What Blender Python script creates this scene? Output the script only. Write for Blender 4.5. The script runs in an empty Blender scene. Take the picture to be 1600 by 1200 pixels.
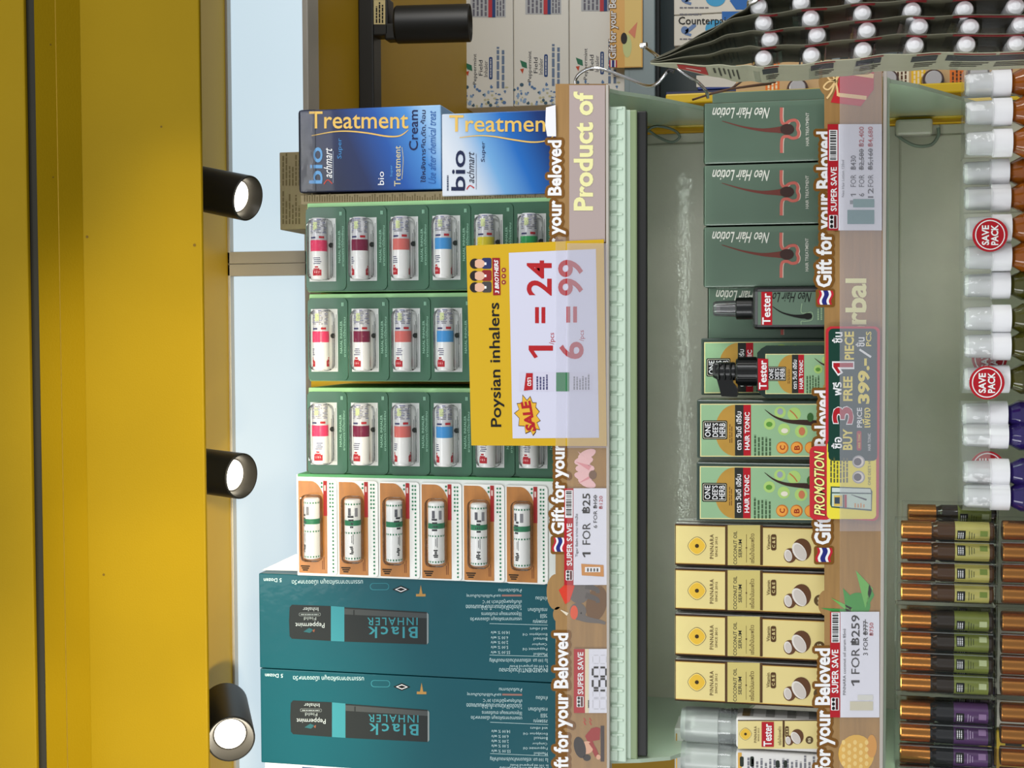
import bpy, bmesh, math, random
from mathutils import Vector, Matrix
random.seed(7)
SC = bpy.context.scene
COL = SC.collection

# ------------------------------------------------------------------ camera
# the photograph was taken with the phone turned on its side: picture "up" is the shop's right
FPX = 2133.33
PITCH, YAW, ROLL = math.radians(12.28), math.radians(-2.17), math.radians(0.225)
CAM = Vector((0, 0, 1.45))
FW = Vector((math.sin(YAW)*math.cos(PITCH), math.cos(YAW)*math.cos(PITCH), math.sin(PITCH)))
R0 = Vector((math.cos(YAW), -math.sin(YAW), 0))
U0 = R0.cross(FW)
RT = R0*math.cos(ROLL) + U0*math.sin(ROLL)
UP = U0*math.cos(ROLL) - R0*math.sin(ROLL)
cam = bpy.data.cameras.new('camera')
cam.lens = 48
cam.sensor_width = 36
cam.clip_start = 0.05
camo = bpy.data.objects.new('camera', cam)
COL.objects.link(camo)
mw = Matrix((-UP, RT, -FW)).transposed().to_4x4()
mw.translation = CAM
camo.matrix_world = mw
SC.camera = camo


def at(px, py, Y):
    """point of the place at distance Y that the photograph shows at (px, py)"""
    d = FW*FPX + RT*(600-py) + UP*(800-px)
    return CAM + d*(Y/d.y)


# ------------------------------------------------------------------ world, lights, exposure
SC.view_settings.view_transform = 'Standard'
SC.view_settings.look = 'None'
SC.view_settings.gamma = 1
SC.view_settings.use_curve_mapping = False
SC.view_settings.exposure = -0.3
w = bpy.data.worlds.new('shop_world')
SC.world = w
w.use_nodes = True
w.node_tree.nodes['Background'].inputs[0].default_value = (0.93, 0.97, 1.0, 1)
w.node_tree.nodes['Background'].inputs[1].default_value = 0.5


def area_light(name, loc, target, sx, sy, power, col=(1, 0.97, 0.92)):
    l = bpy.data.lights.new(name, 'AREA')
    l.shape = 'RECTANGLE'
    l.size, l.size_y, l.energy, l.color = sx, sy, power, col
    o = bpy.data.objects.new(name, l)
    COL.objects.link(o)
    o.location = loc
    o.rotation_euler = (Vector(target)-Vector(loc)).to_track_quat('-Z', 'Y').to_euler()
    return o


def spot_light(name, loc, target, power, angle, blend=0.5, col=(1, 0.93, 0.8), rad=0.03):
    l = bpy.data.lights.new(name, 'SPOT')
    l.energy, l.spot_size, l.spot_blend, l.color = power, math.radians(angle), blend, col
    l.shadow_soft_size = rad
    o = bpy.data.objects.new(name, l)
    COL.objects.link(o)
    o.location = loc
    o.rotation_euler = (Vector(target)-Vector(loc)).to_track_quat('-Z', 'Y').to_euler()
    return o


area_light('shop_ceiling_light', (0.1, -0.5, 2.9), (0, 1.4, 1.4), 1.6, 0.5, 20, (0.97, 0.98, 1.0))
area_light('shop_ceiling_light', (-1.5, 0.3, 2.8), (0, 1.5, 1.5), 0.4, 1.4, 10, (0.97, 0.98, 1.0))
area_light('side_fill_light', (-1.9, -0.9, 1.75), (0, 1.5, 1.45), 0.5, 1.0, 22, (0.98, 0.99, 1.0))  # unseen fills added on both sides to brighten the shelf fronts
area_light('side_fill_light', (1.9, -0.9, 1.75), (0, 1.5, 1.45), 0.5, 1.0, 22, (0.98, 0.99, 1.0))
area_light('far_bay_fill_light', (1.5, 0.9, 2.0), (0.75, 2.7, 1.6), 0.6, 0.6, 14, (1.0, 0.96, 0.9))  # unseen fill added to lift the dark farther bay
# spotlights of the opposite shelf row, throwing warm pools on the yellow fascia
spot_light('aisle_spot_light', (-0.04, 0.75, 1.72), at(290, 655, 1.38), 46, 38, 1.0, (1, .88, .62))
spot_light('aisle_spot_light', (-0.40, 0.7, 1.70), at(275, 1160, 1.38), 58, 44, 1.0, (1, .88, .62))
spot_light('aisle_spot_light', (0.22, 0.95, 1.80), at(296, 318, 1.38), 11, 19, 1.0, (1, .88, .62))

# ------------------------------------------------------------------ materials
MATS = {}


def lin(c):
    c = c/255.0
    return c/12.92 if c <= 0.04045 else ((c+0.055)/1.055)**2.4


def rgb(c):
    return (lin(c[0]), lin(c[1]), lin(c[2]), 1)


def mat(name, c, rough=0.5, metal=0.0, coat=0.0, noise=0.0, nscale=40.0, bump=0.0, bscale=300.0, stretch=None, spec=0.5):
    if name in MATS:
        return MATS[name]
    m = bpy.data.materials.new(name)
    m.use_nodes = True
    nt = m.node_tree
    b = nt.nodes['Principled BSDF']
    b.inputs['Base Color'].default_value = rgb(c)
    b.inputs['Roughness'].default_value = rough
    b.inputs['Metallic'].default_value = metal
    b.inputs['Coat Weight'].default_value = coat
    b.inputs['Coat Roughness'].default_value = 0.06
    b.inputs['Specular IOR Level'].default_value = spec
    if noise or bump:
        tc = nt.nodes.new('ShaderNodeTexCoord')
        mp = nt.nodes.new('ShaderNodeMapping')
        nt.links.new(tc.outputs['Object'], mp.inputs[0])
        if stretch:
            mp.inputs['Scale'].default_value = stretch
    if noise:
        n = nt.nodes.new('ShaderNodeTexNoise')
        n.inputs['Scale'].default_value = nscale
        n.inputs['Detail'].default_value = 5
        nt.links.new(mp.outputs[0], n.inputs[0])
        r = nt.nodes.new('ShaderNodeMapRange')
        r.inputs[1].default_value, r.inputs[2].default_value = 0.3, 0.7
        r.inputs[3].default_value, r.inputs[4].default_value = 1-noise, 1+noise
        nt.links.new(n.outputs[0], r.inputs[0])
        mx = nt.nodes.new('ShaderNodeMix')
        mx.data_type, mx.blend_type = 'RGBA', 'MULTIPLY'
        mx.inputs[0].default_value = 1
        mx.inputs[6].default_value = rgb(c)
        nt.links.new(r.outputs[0], mx.inputs[7])
        nt.links.new(mx.outputs[2], b.inputs['Base Color'])
    if bump:
        n = nt.nodes.new('ShaderNodeTexNoise')
        n.inputs['Scale'].default_value = bscale
        nt.links.new(mp.outputs[0], n.inputs[0])
        bp = nt.nodes.new('ShaderNodeBump')
        bp.inputs['Strength'].default_value = bump
        bp.inputs['Distance'].default_value = 0.002
        nt.links.new(n.outputs[0], bp.inputs['Height'])
        nt.links.new(bp.outputs[0], b.inputs['Normal'])
        if coat:
            nt.links.new(bp.outputs[0], b.inputs['Coat Normal'])
    MATS[name] = m
    return m


def emis(name, c, s):
    if name in MATS:
        return MATS[name]
    m = bpy.data.materials.new(name)
    m.use_nodes = True
    b = m.node_tree.nodes['Principled BSDF']
    b.inputs['Base Color'].default_value = (0.15, 0.15, 0.15, 1)
    b.inputs['Emission Color'].default_value = rgb(c)
    b.inputs['Emission Strength'].default_value = s
    MATS[name] = m
    return m


def clear(name, c, alpha, rough=0.1, bump=0.0, bscale=60, ior=1.4):
    """clear or milky plastic: alpha is how much of the plastic's own surface shows"""
    if name in MATS:
        return MATS[name]
    m = bpy.data.materials.new(name)
    m.use_nodes = True
    nt = m.node_tree
    b = nt.nodes['Principled BSDF']
    b.inputs['Base Color'].default_value = rgb(c)
    b.inputs['Roughness'].default_value = rough
    t = nt.nodes.new('ShaderNodeBsdfTransparent')
    g = nt.nodes.new('ShaderNodeBsdfGlossy')
    g.inputs['Roughness'].default_value = rough
    f = nt.nodes.new('ShaderNodeFresnel')
    f.inputs[0].default_value = ior
    m1 = nt.nodes.new('ShaderNodeMixShader')
    m2 = nt.nodes.new('ShaderNodeMixShader')
    m1.inputs[0].default_value = alpha
    nt.links.new(t.outputs[0], m1.inputs[1])
    nt.links.new(b.outputs[0], m1.inputs[2])
    nt.links.new(f.outputs[0], m2.inputs[0])
    nt.links.new(m1.outputs[0], m2.inputs[1])
    nt.links.new(g.outputs[0], m2.inputs[2])
    if bump:
        tc = nt.nodes.new('ShaderNodeTexCoord')
        n = nt.nodes.new('ShaderNodeTexNoise')
        n.inputs['Scale'].default_value = bscale
        nt.links.new(tc.outputs['Object'], n.inputs[0])
        bp = nt.nodes.new('ShaderNodeBump')
        bp.inputs['Strength'].default_value = bump
        bp.inputs['Distance'].default_value = 0.004
        nt.links.new(n.outputs[0], bp.inputs['Height'])
        nt.links.new(bp.outputs[0], g.inputs['Normal'])
        nt.links.new(bp.outputs[0], b.inputs['Normal'])
    nt.links.new(m2.outputs[0], nt.nodes['Material Output'].inputs[0])
    MATS[name] = m
    return m


def ramp(name, stops, z0, z1, rough=0.3, coat=0.5):
    """printed colour blend along the height of a carton (part of its artwork)"""
    m = bpy.data.materials.new(name)
    m.use_nodes = True
    nt = m.node_tree
    b = nt.nodes['Principled BSDF']
    b.inputs['Roughness'].default_value = rough
    b.inputs['Coat Weight'].default_value = coat
    b.inputs['Specular IOR Level'].default_value = 0.25
    tc = nt.nodes.new('ShaderNodeTexCoord')
    sx = nt.nodes.new('ShaderNodeSeparateXYZ')
    nt.links.new(tc.outputs['Object'], sx.inputs[0])
    ma = nt.nodes.new('ShaderNodeMath')
    ma.operation = 'MULTIPLY_ADD'
    ma.inputs[1].default_value = -0.45
    nt.links.new(sx.outputs[0], ma.inputs[0])
    nt.links.new(sx.outputs[2], ma.inputs[2])
    r = nt.nodes.new('ShaderNodeMapRange')
    r.inputs[1].default_value, r.inputs[2].default_value = z0, z1
    nt.links.new(ma.outputs[0], r.inputs[0])
    cr = nt.nodes.new('ShaderNodeValToRGB')
    els = cr.color_ramp.elements
    while len(els) < len(stops):
        els.new(0.5)
    for e, (p, c) in zip(els, stops):
        e.position, e.color = p, rgb(c)
    nt.links.new(r.outputs[0], cr.inputs[0])
    nt.links.new(cr.outputs[0], b.inputs['Base Color'])
    return m


def ink(c, rough=0.45):
    return mat('ink_%02x%02x%02x' % tuple(c), c, rough, spec=0.2)


WHITE = ink((240, 240, 240))
BLACK = ink((18, 18, 18))
RED = ink((176, 26, 38))
NAVY = ink((30, 35, 75))
GOLDINK = ink((226, 186, 96), 0.35)

# ------------------------------------------------------------------ mesh building
TXT = {}


def text_geo(s, bold=0.0, shear=0.0, res=2, ls=1.0):
    k = (s, bold, shear, res, ls)
    if k in TXT:
        return TXT[k]
    c = bpy.data.curves.new('t', 'FONT')
    c.body = s
    c.resolution_u = res
    c.offset = bold
    c.shear = shear
    c.space_character = ls
    o = bpy.data.objects.new('t', c)
    COL.objects.link(o)
    dg = bpy.context.evaluated_depsgraph_get()
    me = bpy.data.meshes.new_from_object(o.evaluated_get(dg))
    vs = [(v.co.x, v.co.y) for v in me.vertices]
    fs = [tuple(p.vertices) for p in me.polygons]
    bpy.data.objects.remove(o)
    bpy.data.curves.remove(c)
    bpy.data.meshes.remove(me)
    TXT[k] = (vs, fs)
    return TXT[k]


class MB:
    def __init__(s):
        s.v, s.f, s.fm, s.sm, s.mats = [], [], [], [], []

    def mi(s, m):
        if m not in s.mats:
            s.mats.append(m)
        return s.mats.index(m)

    def face(s, pts, m, smooth=False):
        i = len(s.v)
        s.v += [Vector(p) for p in pts]
        s.f.append(tuple(range(i, i+len(pts))))
        s.fm.append(s.mi(m))
        s.sm.append(smooth)

    def raw(s, vs, fs, m, smooth=False):
        i = len(s.v)
        s.v += [Vector(p) for p in vs]
        k = s.mi(m)
        for f in fs:
            s.f.append(tuple(i+a for a in f))
            s.fm.append(k)
            s.sm.append(smooth)

    def box(s, x0, x1, y0, y1, z0, z1, m, bev=0.0, seg=2, mtx=None):
        bm = bmesh.new()
        bmesh.ops.create_cube(bm, size=1)
        for v in bm.verts:
            v.co = Vector(((x0+x1)/2+v.co.x*(x1-x0), (y0+y1)/2+v.co.y*(y1-y0), (z0+z1)/2+v.co.z*(z1-z0)))
        if bev:
            bmesh.ops.bevel(bm, geom=list(bm.edges), offset=bev, segments=seg, affect='EDGES', profile=0.5)
        if mtx:
            bm.transform(mtx)
        bm.verts.index_update()
        s.raw([v.co.copy() for v in bm.verts], [[v.index for v in f.verts] for f in bm.faces], m)
        bm.free()

    def prism(s, pts, off, m, side=None):
        """closed slab: outline pts, extruded by vector off"""
        a = [Vector(p) for p in pts]
        b = [p+Vector(off) for p in a]
        n = len(a)
        s.raw(a+b, [tuple(range(n)), tuple(range(2*n-1, n-1, -1))], m)
        s.raw(a+b, [(i, (i+1) % n, n+(i+1) % n, n+i) for i in range(n)], side or m)

    def lathe(s, p0, axis, prof, seg=24, a0=0.0, a1=2*math.pi, ref=None):
        """prof: list of (distance along axis, radius, material of the span that starts here)"""
        p0 = Vector(p0)
        ax = Vector(axis).normalized()
        e1 = Vector(ref) if ref else (Vector((0, 0, 1)) if abs(ax.z) < 0.9 else Vector((1, 0, 0)))
        e1 = (e1-ax*e1.dot(ax)).normalized()
        e2 = ax.cross(e1)
        full = abs(a1-a0-2*math.pi) < 1e-6
        n = seg if full else seg+1
        rings = []
        for d, r, m in prof:
            rings.append([p0+ax*d+(e1*math.cos(a0+(a1-a0)*i/seg)+e2*math.sin(a0+(a1-a0)*i/seg))*r for i in range(n)])
        for k in range(len(prof)-1):
            vs = rings[k]+rings[k+1]
            fs = []
            for i in range(seg):
                j = (i+1) % n
                fs.append((i, j, n+j, n+i))
            s.raw(vs, fs, prof[k][2], True)

    def tube(s, path, r, m, seg=8, smooth_path=True):
        P = [Vector(p) for p in path]
        if smooth_path and len(P) > 2:
            Q = []
            for i in range(len(P)-1):
                a, b, c, d = P[max(i-1, 0)], P[i], P[i+1], P[min(i+2, len(P)-1)]
                for t in (0, .2, .4, .6, .8):
                    Q.append(0.5*((2*b)+(c-a)*t+(2*a-5*b+4*c-d)*t*t+(3*b-a-3*c+d)*t**3))
            Q.append(P[-1])
            P = Q
        rings = []
        n0 = Vector((0.31, 0.23, 0.92))
        for i, p in enumerate(P):
            t = (P[min(i+1, len(P)-1)]-P[max(i-1, 0)]).normalized()
            n0 = (n0-t*n0.dot(t)).normalized()
            b = t.cross(n0)
            rings.append([p+(n0*math.cos(2*math.pi*k/seg)+b*math.sin(2*math.pi*k/seg))*r for k in range(seg)])
        for i in range(len(P)-1):
            s.raw(rings[i]+rings[i+1], [(k, (k+1) % seg, seg+(k+1) % seg, seg+k) for k in range(seg)], m, True)
        s.face(rings[0][::-1], m)
        s.face(rings[-1], m)

    def build(s, name, parent=None, origin=(0, 0, 0)):
        o3 = Vector(origin)
        me = bpy.data.meshes.new(name)
        me.from_pydata([tuple(p-o3) for p in s.v], [], s.f)
        for m in s.mats:
            me.materials.append(m)
        me.polygons.foreach_set('material_index', s.fm)
        me.polygons.foreach_set('use_smooth', s.sm)
        me.update()
        o = bpy.data.objects.new(name, me)
        COL.objects.link(o)
        if parent:
            o.parent = parent
        else:
            o.location = o3
        return o


class Print:
    """artwork printed on a flat face standing at distance Y; coordinates as read off the photograph"""
    def __init__(s, mb, Y, step=0.00025):
        s.mb, s.Y, s.step = mb, Y, step

    def P(s, p, L):
        return at(p[0], p[1], s.Y-s.step*L)

    def poly(s, pts, m, L=1):
        s.mb.face([s.P(p, L) for p in pts], m)

    def rect(s, a, b, c, d, m, L=1):
        s.poly([(a, b), (c, b), (c, d), (a, d)], m, L)

    def rrect(s, a, b, c, d, r, m, L=1, n=5):
        pts = []
        for cx, cy, t in ((c-r, b+r, -90), (c-r, d-r, 0), (a+r, d-r, 90), (a+r, b+r, 180)):
            for i in range(n+1):
                g = math.radians(t+90*i/n)
                pts.append((cx+r*math.cos(g), cy+r*math.sin(g)))
        s.poly(pts, m, L)

    def disc(s, cx, cy, rx, ry, m, L=1, n=22, rot=0.0, a0=0, a1=360):
        pts = []
        full = a1-a0 >= 360
        for i in range(n if full else n+1):
            g = math.radians(a0+(a1-a0)*i/n)
            x, y = rx*math.cos(g), ry*math.sin(g)
            c, d = math.cos(math.radians(rot)), math.sin(math.radians(rot))
            pts.append((cx+x*c-y*d, cy+x*d+y*c))
        s.poly(pts, m, L)

    def ring(s, cx, cy, r, w, m, L=1, n=32):
        for i in range(n):
            g, h = 2*math.pi*i/n, 2*math.pi*(i+1)/n
            s.poly([(cx+a*math.cos(t), cy+a*math.sin(t)) for a, t in ((r, g), (r, h), (r-w, h), (r-w, g))], m, L)

    def stroke(s, path, wd, m, L=1, smooth=True):
        P = [Vector(p) for p in path]
        W = wd if isinstance(wd, (list, tuple)) else [wd]*len(P)
        if smooth and len(P) > 2:
            Q, V = [], []
            for i in range(len(P)-1):
                a, b, c, d = P[max(i-1, 0)], P[i], P[i+1], P[min(i+2, len(P)-1)]
                for k in range(5):
                    t = k/5
                    Q.append(0.5*((2*b)+(c-a)*t+(2*a-5*b+4*c-d)*t*t+(3*b-a-3*c+d)*t**3))
                    V.append(W[i]+(W[i+1]-W[i])*t)
            Q.append(P[-1])
            V.append(W[-1])
            P, W = Q, V
        ed = []
        for i, p in enumerate(P):
            t = P[min(i+1, len(P)-1)]-P[max(i-1, 0)]
            n = Vector((-t.y, t.x)).normalized()*W[i]/2
            ed.append((p+n, p-n))
        for i in range(len(P)-1):
            s.poly([ed[i][0], ed[i+1][0], ed[i+1][1], ed[i][1]], m, L)

    def text(s, t, box, d, m, L=2, bold=0.0, shear=0.0, res=2, edge=None, ew=0.04, full=None, ls=1.0, spread=0):
        """box: (px0, py0, px1, py1) with reading direction d, or four corners start-low, end-low, end-high, start-high"""
        vs, fs = text_geo(t, bold, shear, res, ls)
        if t == '1':
            vs, fs = [(.60, 0), (1, 0), (1, 1), (.66, 1), (0, .76), (.12, .62), (.60, .79)], [(0, 1, 2, 3, 6), (3, 4, 5, 6)]
        if not vs:
            return
        ref = text_geo(full, bold, shear, res, ls)[0] if full else vs
        x0, x1 = min(v[0] for v in vs), max(v[0] for v in vs)
        y0, y1 = min(v[1] for v in ref), max(v[1] for v in ref)
        if len(box) == 4 and not isinstance(box[0], (tuple, list)):
            a, b, c, e = box
            q = {'up': ((c, e), (c, b), (a, b), (a, e)), 'rt': ((a, e), (c, e), (c, b), (a, b)),
                 'lf': ((c, b), (a, b), (a, e), (c, e)), 'dn': ((a, b), (a, e), (c, e), (c, b))}[d]
        else:
            q = box
        q = [Vector(p) for p in q]

        def put(vv):
            out = []
            for x, y in vv:
                u, v = (x-x0)/(x1-x0), (y-y0)/(y1-y0)
                out.append((q[0]*(1-u)+q[1]*u)*(1-v)+(q[3]*(1-u)+q[2]*u)*v)
            return out
        if edge:
            ve, fe = text_geo(t, bold+ew, shear, 2, ls)
            if t == '1':
                ve, fe = [(.42, -.06), (1.14, -.06), (1.14, 1.06), (.58, 1.06), (-.2, .76), (.1, .5), (.42, .62)], [(0, 1, 2, 3, 6), (3, 4, 5, 6)]
            if spread:
                for j in range(10):
                    sh = Vector((spread*math.cos(j*.6283), spread*math.sin(j*.6283)))
                    s.mb.raw([s.P(p+sh, L-0.6-.08*j) for p in put(ve)], fe, edge)
            else:
                s.mb.raw([s.P(p, L-0.6) for p in put(ve)], fe, edge)
        s.mb.raw([s.P(p, L) for p in put(vs)], fs, m)

    def fine(s, a, b, c, d, n, m, L=2, across=False, rag=0.3):
        """small print too fine to read in the photograph: rows of ink"""
        for i in range(n):
            if across:
                y0 = b+(d-b)*(i+0.25)/n
                x = a
                end = c-(c-a)*random.random()*rag
                while x < end:
                    l = (c-a)*random.uniform(.08, .22)
                    s.rect(x, y0, min(x+l, end), y0+(d-b)/n*0.5, m, L)
                    x += l+(c-a)*0.03
            else:
                x0 = a+(c-a)*(i+0.25)/n
                y = d
                end = b+(d-b)*random.random()*rag
                while y > end:
                    l = (d-b)*random.uniform(.08, .22)
                    s.rect(x0, max(y-l, end), x0+(c-a)/n*0.5, y, m, L)
                    y -= l+(d-b)*0.03

    def barcode(s, a, b, c, d):
        s.rect(a, b, c, d, WHITE, 2)
        y = b+1.5
        while y < d-2:
            wd = random.choice((0.7, 1.0, 1.6, 2.2))
            s.rect(a+1.5, y, c-2, min(y+wd, d-1), BLACK, 3)
            y += wd+random.choice((0.8, 1.2, 1.8))


def tag(o, label, cat, group=None):
    o['label'] = label
    o['category'] = cat
    if group:
        o['group'] = group
    return o


def empty(name, loc):
    o = bpy.data.objects.new(name, None)
    o.empty_display_size = 0.02
    COL.objects.link(o)
    o.location = loc
    return o


def struct(o):
    o['kind'] = 'structure'
    return o


def copy_tree(o, loc=None, parent=None):
    c = o.copy()
    COL.objects.link(c)
    if parent:
        c.parent = parent
    if loc is not None:
        c.location = loc
    for ch in list(o.children):
        copy_tree(ch, None, c)
    return c


def origin_of(px, py, Y, z):
    p = at(px, py, Y)
    return Vector((p.x, Y, z))


# ------------------------------------------------------------------ common levels
YS = 1.40                       # front of the shelves
Z1 = at(930, 600, YS+.03).z     # top of the upper shelf
Z2 = at(1347, 600, YS+.03).z    # top of the middle shelf
Z3 = at(1722, 600, YS+.03).z    # top of the lower shelf
YB = 1.66                       # back panel
XR = at(960, 132, YS).x
XL = at(960, 1197, YS).x

M_yellow = mat('yellow_paint', (134, 109, 2), 0.55, noise=0.04, nscale=6, bump=0.10, bscale=500, spec=0.12)
M_yellow2 = mat('yellow_wall_paint', (190, 150, 14), 0.55, noise=0.04, nscale=5)
M_post = mat('yellow_powder_coat', (205, 172, 10), 0.4)
M_gap = mat('dark_shadow_gap_paint', (30, 28, 16), 0.8)
M_alu = mat('beige_aluminium', (178, 174, 166), 0.4, metal=0.1)
M_green = mat('pale_green_enamel', (176, 194, 172), 0.3, coat=0.3)
M_greenback = mat('grey_green_enamel', (192, 188, 172), 0.3, coat=0.6, bump=0.10, bscale=160, noise=0.03)
M_black = mat('black_matte_paint', (20, 20, 18), 0.45)
M_blackp = mat('black_plastic', (12, 13, 13), 0.3)
M_wood = mat('tan_wood_print', (156, 118, 64), 0.45, noise=0.13, nscale=14, stretch=(1, 1, 14))
M_brown = ink((122, 80, 24))
M_cream = ink((236, 232, 168))

# ------------------------------------------------------------------ the setting
def slab(name, px0, px1, Y, m, thick=0.02, x0=-1.3, x1=1.3):
    za, zb = at(px1, 600, Y).z, at(px0, 600, Y).z
    b = MB()
    b.box(x0, x1, Y, Y+thick, za, zb, m, 0.0015)
    return struct(b.build(name, None, (0, Y, za)))


YF = 1.38
fz = at(318, 600, YF).z
slab('trim_1', 131, 318, YF, M_yellow, 0.006)             # wide fascia board
YM = YF-.045                                              # two sloping boards of the moulding above it


def y_on_step(px, py=600):
    t_ = (134-px)/(134-63)
    return YF+(YM-YF)*t_


def slope_board(name, pa_, pb_, m=M_yellow):
    a, c = at(pa_, 600, y_on_step(pa_)), at(pb_, 600, y_on_step(pb_))
    b = MB()
    b.prism([(-1.3, a.y, a.z), (-1.3, c.y, c.z), (-1.3, c.y+.012, c.z+.002), (-1.3, a.y+.02, a.z+.012)], (2.6, 0, 0), m)
    return struct(b.build(name, None, (0, a.y, a.z)))


slope_board('trim_2', 133.5, 96.4)
slope_board('trim_3', 95.4, 63)
slab('trim_4', 30, 64, YM+.003, M_gap, 0.02)              # dark recessed joint
slab('trim_5', -150, 47, YM-.004, M_yellow, 0.006)        # bulkhead over the joint
b = MB()
pa, pb = at(352, 600, 1.80).z, at(-60, 600, 1.80).z
b.box(-1.8, 2.0, 1.80, 1.83, pa-.02, pb, M_yellow2)
struct(b.build('wall_back', None, (0, 1.80, pa)))
zs = at(491, 600, 1.80).z                                 # underside of the bulkhead behind the light boxes
b = MB()
b.box(-1.8, 2.0, 1.83, 3.2, zs, zs+.03, M_yellow2)
struct(b.build('ceiling', None, (0, 2.5, zs)))
b = MB()
b.box(-1.8, 2.0, 3.2, 3.23, 0, zs+.03, M_yellow2)
struct(b.build('wall_far', None, (0, 3.2, 0)))
b = MB()
b.box(-1.8, 2.0, -1.2, 3.23, -.03, 0, mat('grey_floor_tile', (150, 148, 142), 0.35, noise=0.05, nscale=8))
struct(b.build('floor', None, (0, 1, 0)))
b = MB()
b.box(-1.3, 1.3, YF+.02, 1.80, at(140, 600, YF).z, at(140, 600, YF).z+.02, M_yellow2)
struct(b.build('trim_6', None, (0, 1.6, at(140, 600, YF).z)))  # board the lamp track hangs from


def mark(px, py, r):
    Print(bm_marks, YF-.0003, 0).disc(px, py, r, r, M_mark, 0, 10)


bm_marks = MB()
M_mark = ink((96, 74, 10), 0.6)
for a in ((252, 198, 1.7), (136, 370, 2.2), (304, 383, 2.5), (162, 898, 2), ):
    mark(*a)
Print(bm_marks, YF-.0003, 0).stroke([(118, 108), (113, 130), (104, 158)], [.5, 1.6, .6], M_mark, 0)
for px, py, r in ((79, 70, .0011), (81, 840, .0016), (83, 277, .001)):
    p = at(px, py, y_on_step(px, py))
    bm_marks.lathe((p.x, p.y-.0004, p.z-.0003), (0, .6, .8), [(0, .0001, M_mark), (0, r, M_mark)], 10)
mk = struct(bm_marks.build('trim_7', None, tuple(at(200, 500, YF))))   # paint scuffs on the fascia

# light boxes
M_glow = emis('light_box_diffuser', (212, 234, 246), 1.04)


def light_box(py0, py1, label):
    Y = 1.765
    x0, x1 = at(430, py1, Y).x, at(430, py0, Y).x
    za, zb = at(491, 600, Y).z, at(352, 600, Y).z
    t = empty('light_box', ((x0+x1)/2, Y, za))
    tag(t, label, 'light box', 'light boxes behind the top shelf')
    b = MB()
    fr = .0145
    sd = .0165
    b.box(x0, x1, Y-.012, Y+.03, zb-fr, zb, M_alu, .001)
    b.box(x0, x1, Y-.012, Y+.03, za, za+fr*.55, M_alu, .001)
    b.box(x0, x0+sd, Y-.012, Y+.03, za, zb, M_alu, .001)
    b.box(x1-sd, x1, Y-.012, Y+.03, za, zb, M_alu, .001)
    b.build('frame', t, t.location)
    b = MB()
    b.box(x0+sd, x1-sd, Y, Y+.025, za+fr*.5, zb-fr, M_glow)
    b.build('diffuser_panel', t, t.location)


light_box(-260, 412, 'white glowing light box panel behind the blue cream boxes')
light_box(412.5, 1420, 'white glowing light box panel behind the teal boxes and two lamps')

# ------------------------------------------------------------------ spotlights
M_lens = emis('lamp_lens', (255, 244, 220), 6.0)
M_refl = mat('lamp_inner_barrel', (60, 58, 54), 0.35, metal=0.6)
TRZ = at(140, 600, YF).z


def lamp(c, dirv, r, length, label, rec=0.016, power=1.2, lensr=0.70, stem=True, lit=True, grp='cylinder spotlights'):
    d = Vector(dirv).normalized()
    c = Vector(c)
    back = c-d*length
    t = empty('spotlight', back)
    tag(t, label, 'lamp', grp)
    b = MB()
    b.lathe(back, d, [(0, 0.0001, M_black), (0, r*.93, M_black), (.003, r, M_black), (length-.001, r, M_black), (length, r-.0007, M_black),
                      (length, r-.002, M_refl), (length-rec, r*lensr, M_refl), (length-rec, 0.0001, M_refl)], 40)
    b.build('housing', t, back)
    b = MB()
    ml = M_lens if lit else M_refl
    b.lathe(back+d*(length-rec+.0006), d, [(0.002, 0.0001, ml), (.0015, r*lensr*.55, ml), (0, r*lensr*.96, ml)], 32)
    b.build('lens', t, back)
    if stem:
        b = MB()
        b.box(back.x-.012, back.x+.012, back.y-.012, back.y+.012, back.z-.004, TRZ-.02, M_black, .003)
        b.build('bracket', t, back)
    if lit:
        l = spot_light('lamp_bulb', c+d*.002, c+d, power, 70, .7, (1, .95, .86), .018)
        l.parent = t
        l.matrix_parent_inverse = Matrix.Translation(-back)
    return t


lamp(at(388, 310, 1.52), (-.22, -.28, -1), .0270, .16, 'black cylinder spotlight next to the upright blue box, slim lit lens')
lamp(at(378, 744, 1.52), (-.05, -.36, -1), .0275, .16, 'black cylinder spotlight above the orange inhaler card box')
lamp(at(361, 1155, 1.50), (-.24, -1.6, -.85), .0285, .11, 'black cylinder spotlight tilted forward, glaring above the lower-left teal box', lensr=.68)
b = MB()
b.box(-.9, .9, 1.53, 1.57, TRZ-.022, TRZ, M_black, .002)
tag(b.build('light_track', None, (0, 1.55, TRZ-.022)), 'black lamp track hidden above the yellow fascia board', 'lamp track')

# ------------------------------------------------------------------ display shelf unit
shelf = empty('display_shelf', (0.0, YB, 0))
tag(shelf, 'pale green metal shop shelf unit with yellow perforated posts', 'shelf')


def part(b, name, parent=shelf):
    return b.build(name, parent, parent.location)


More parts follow.
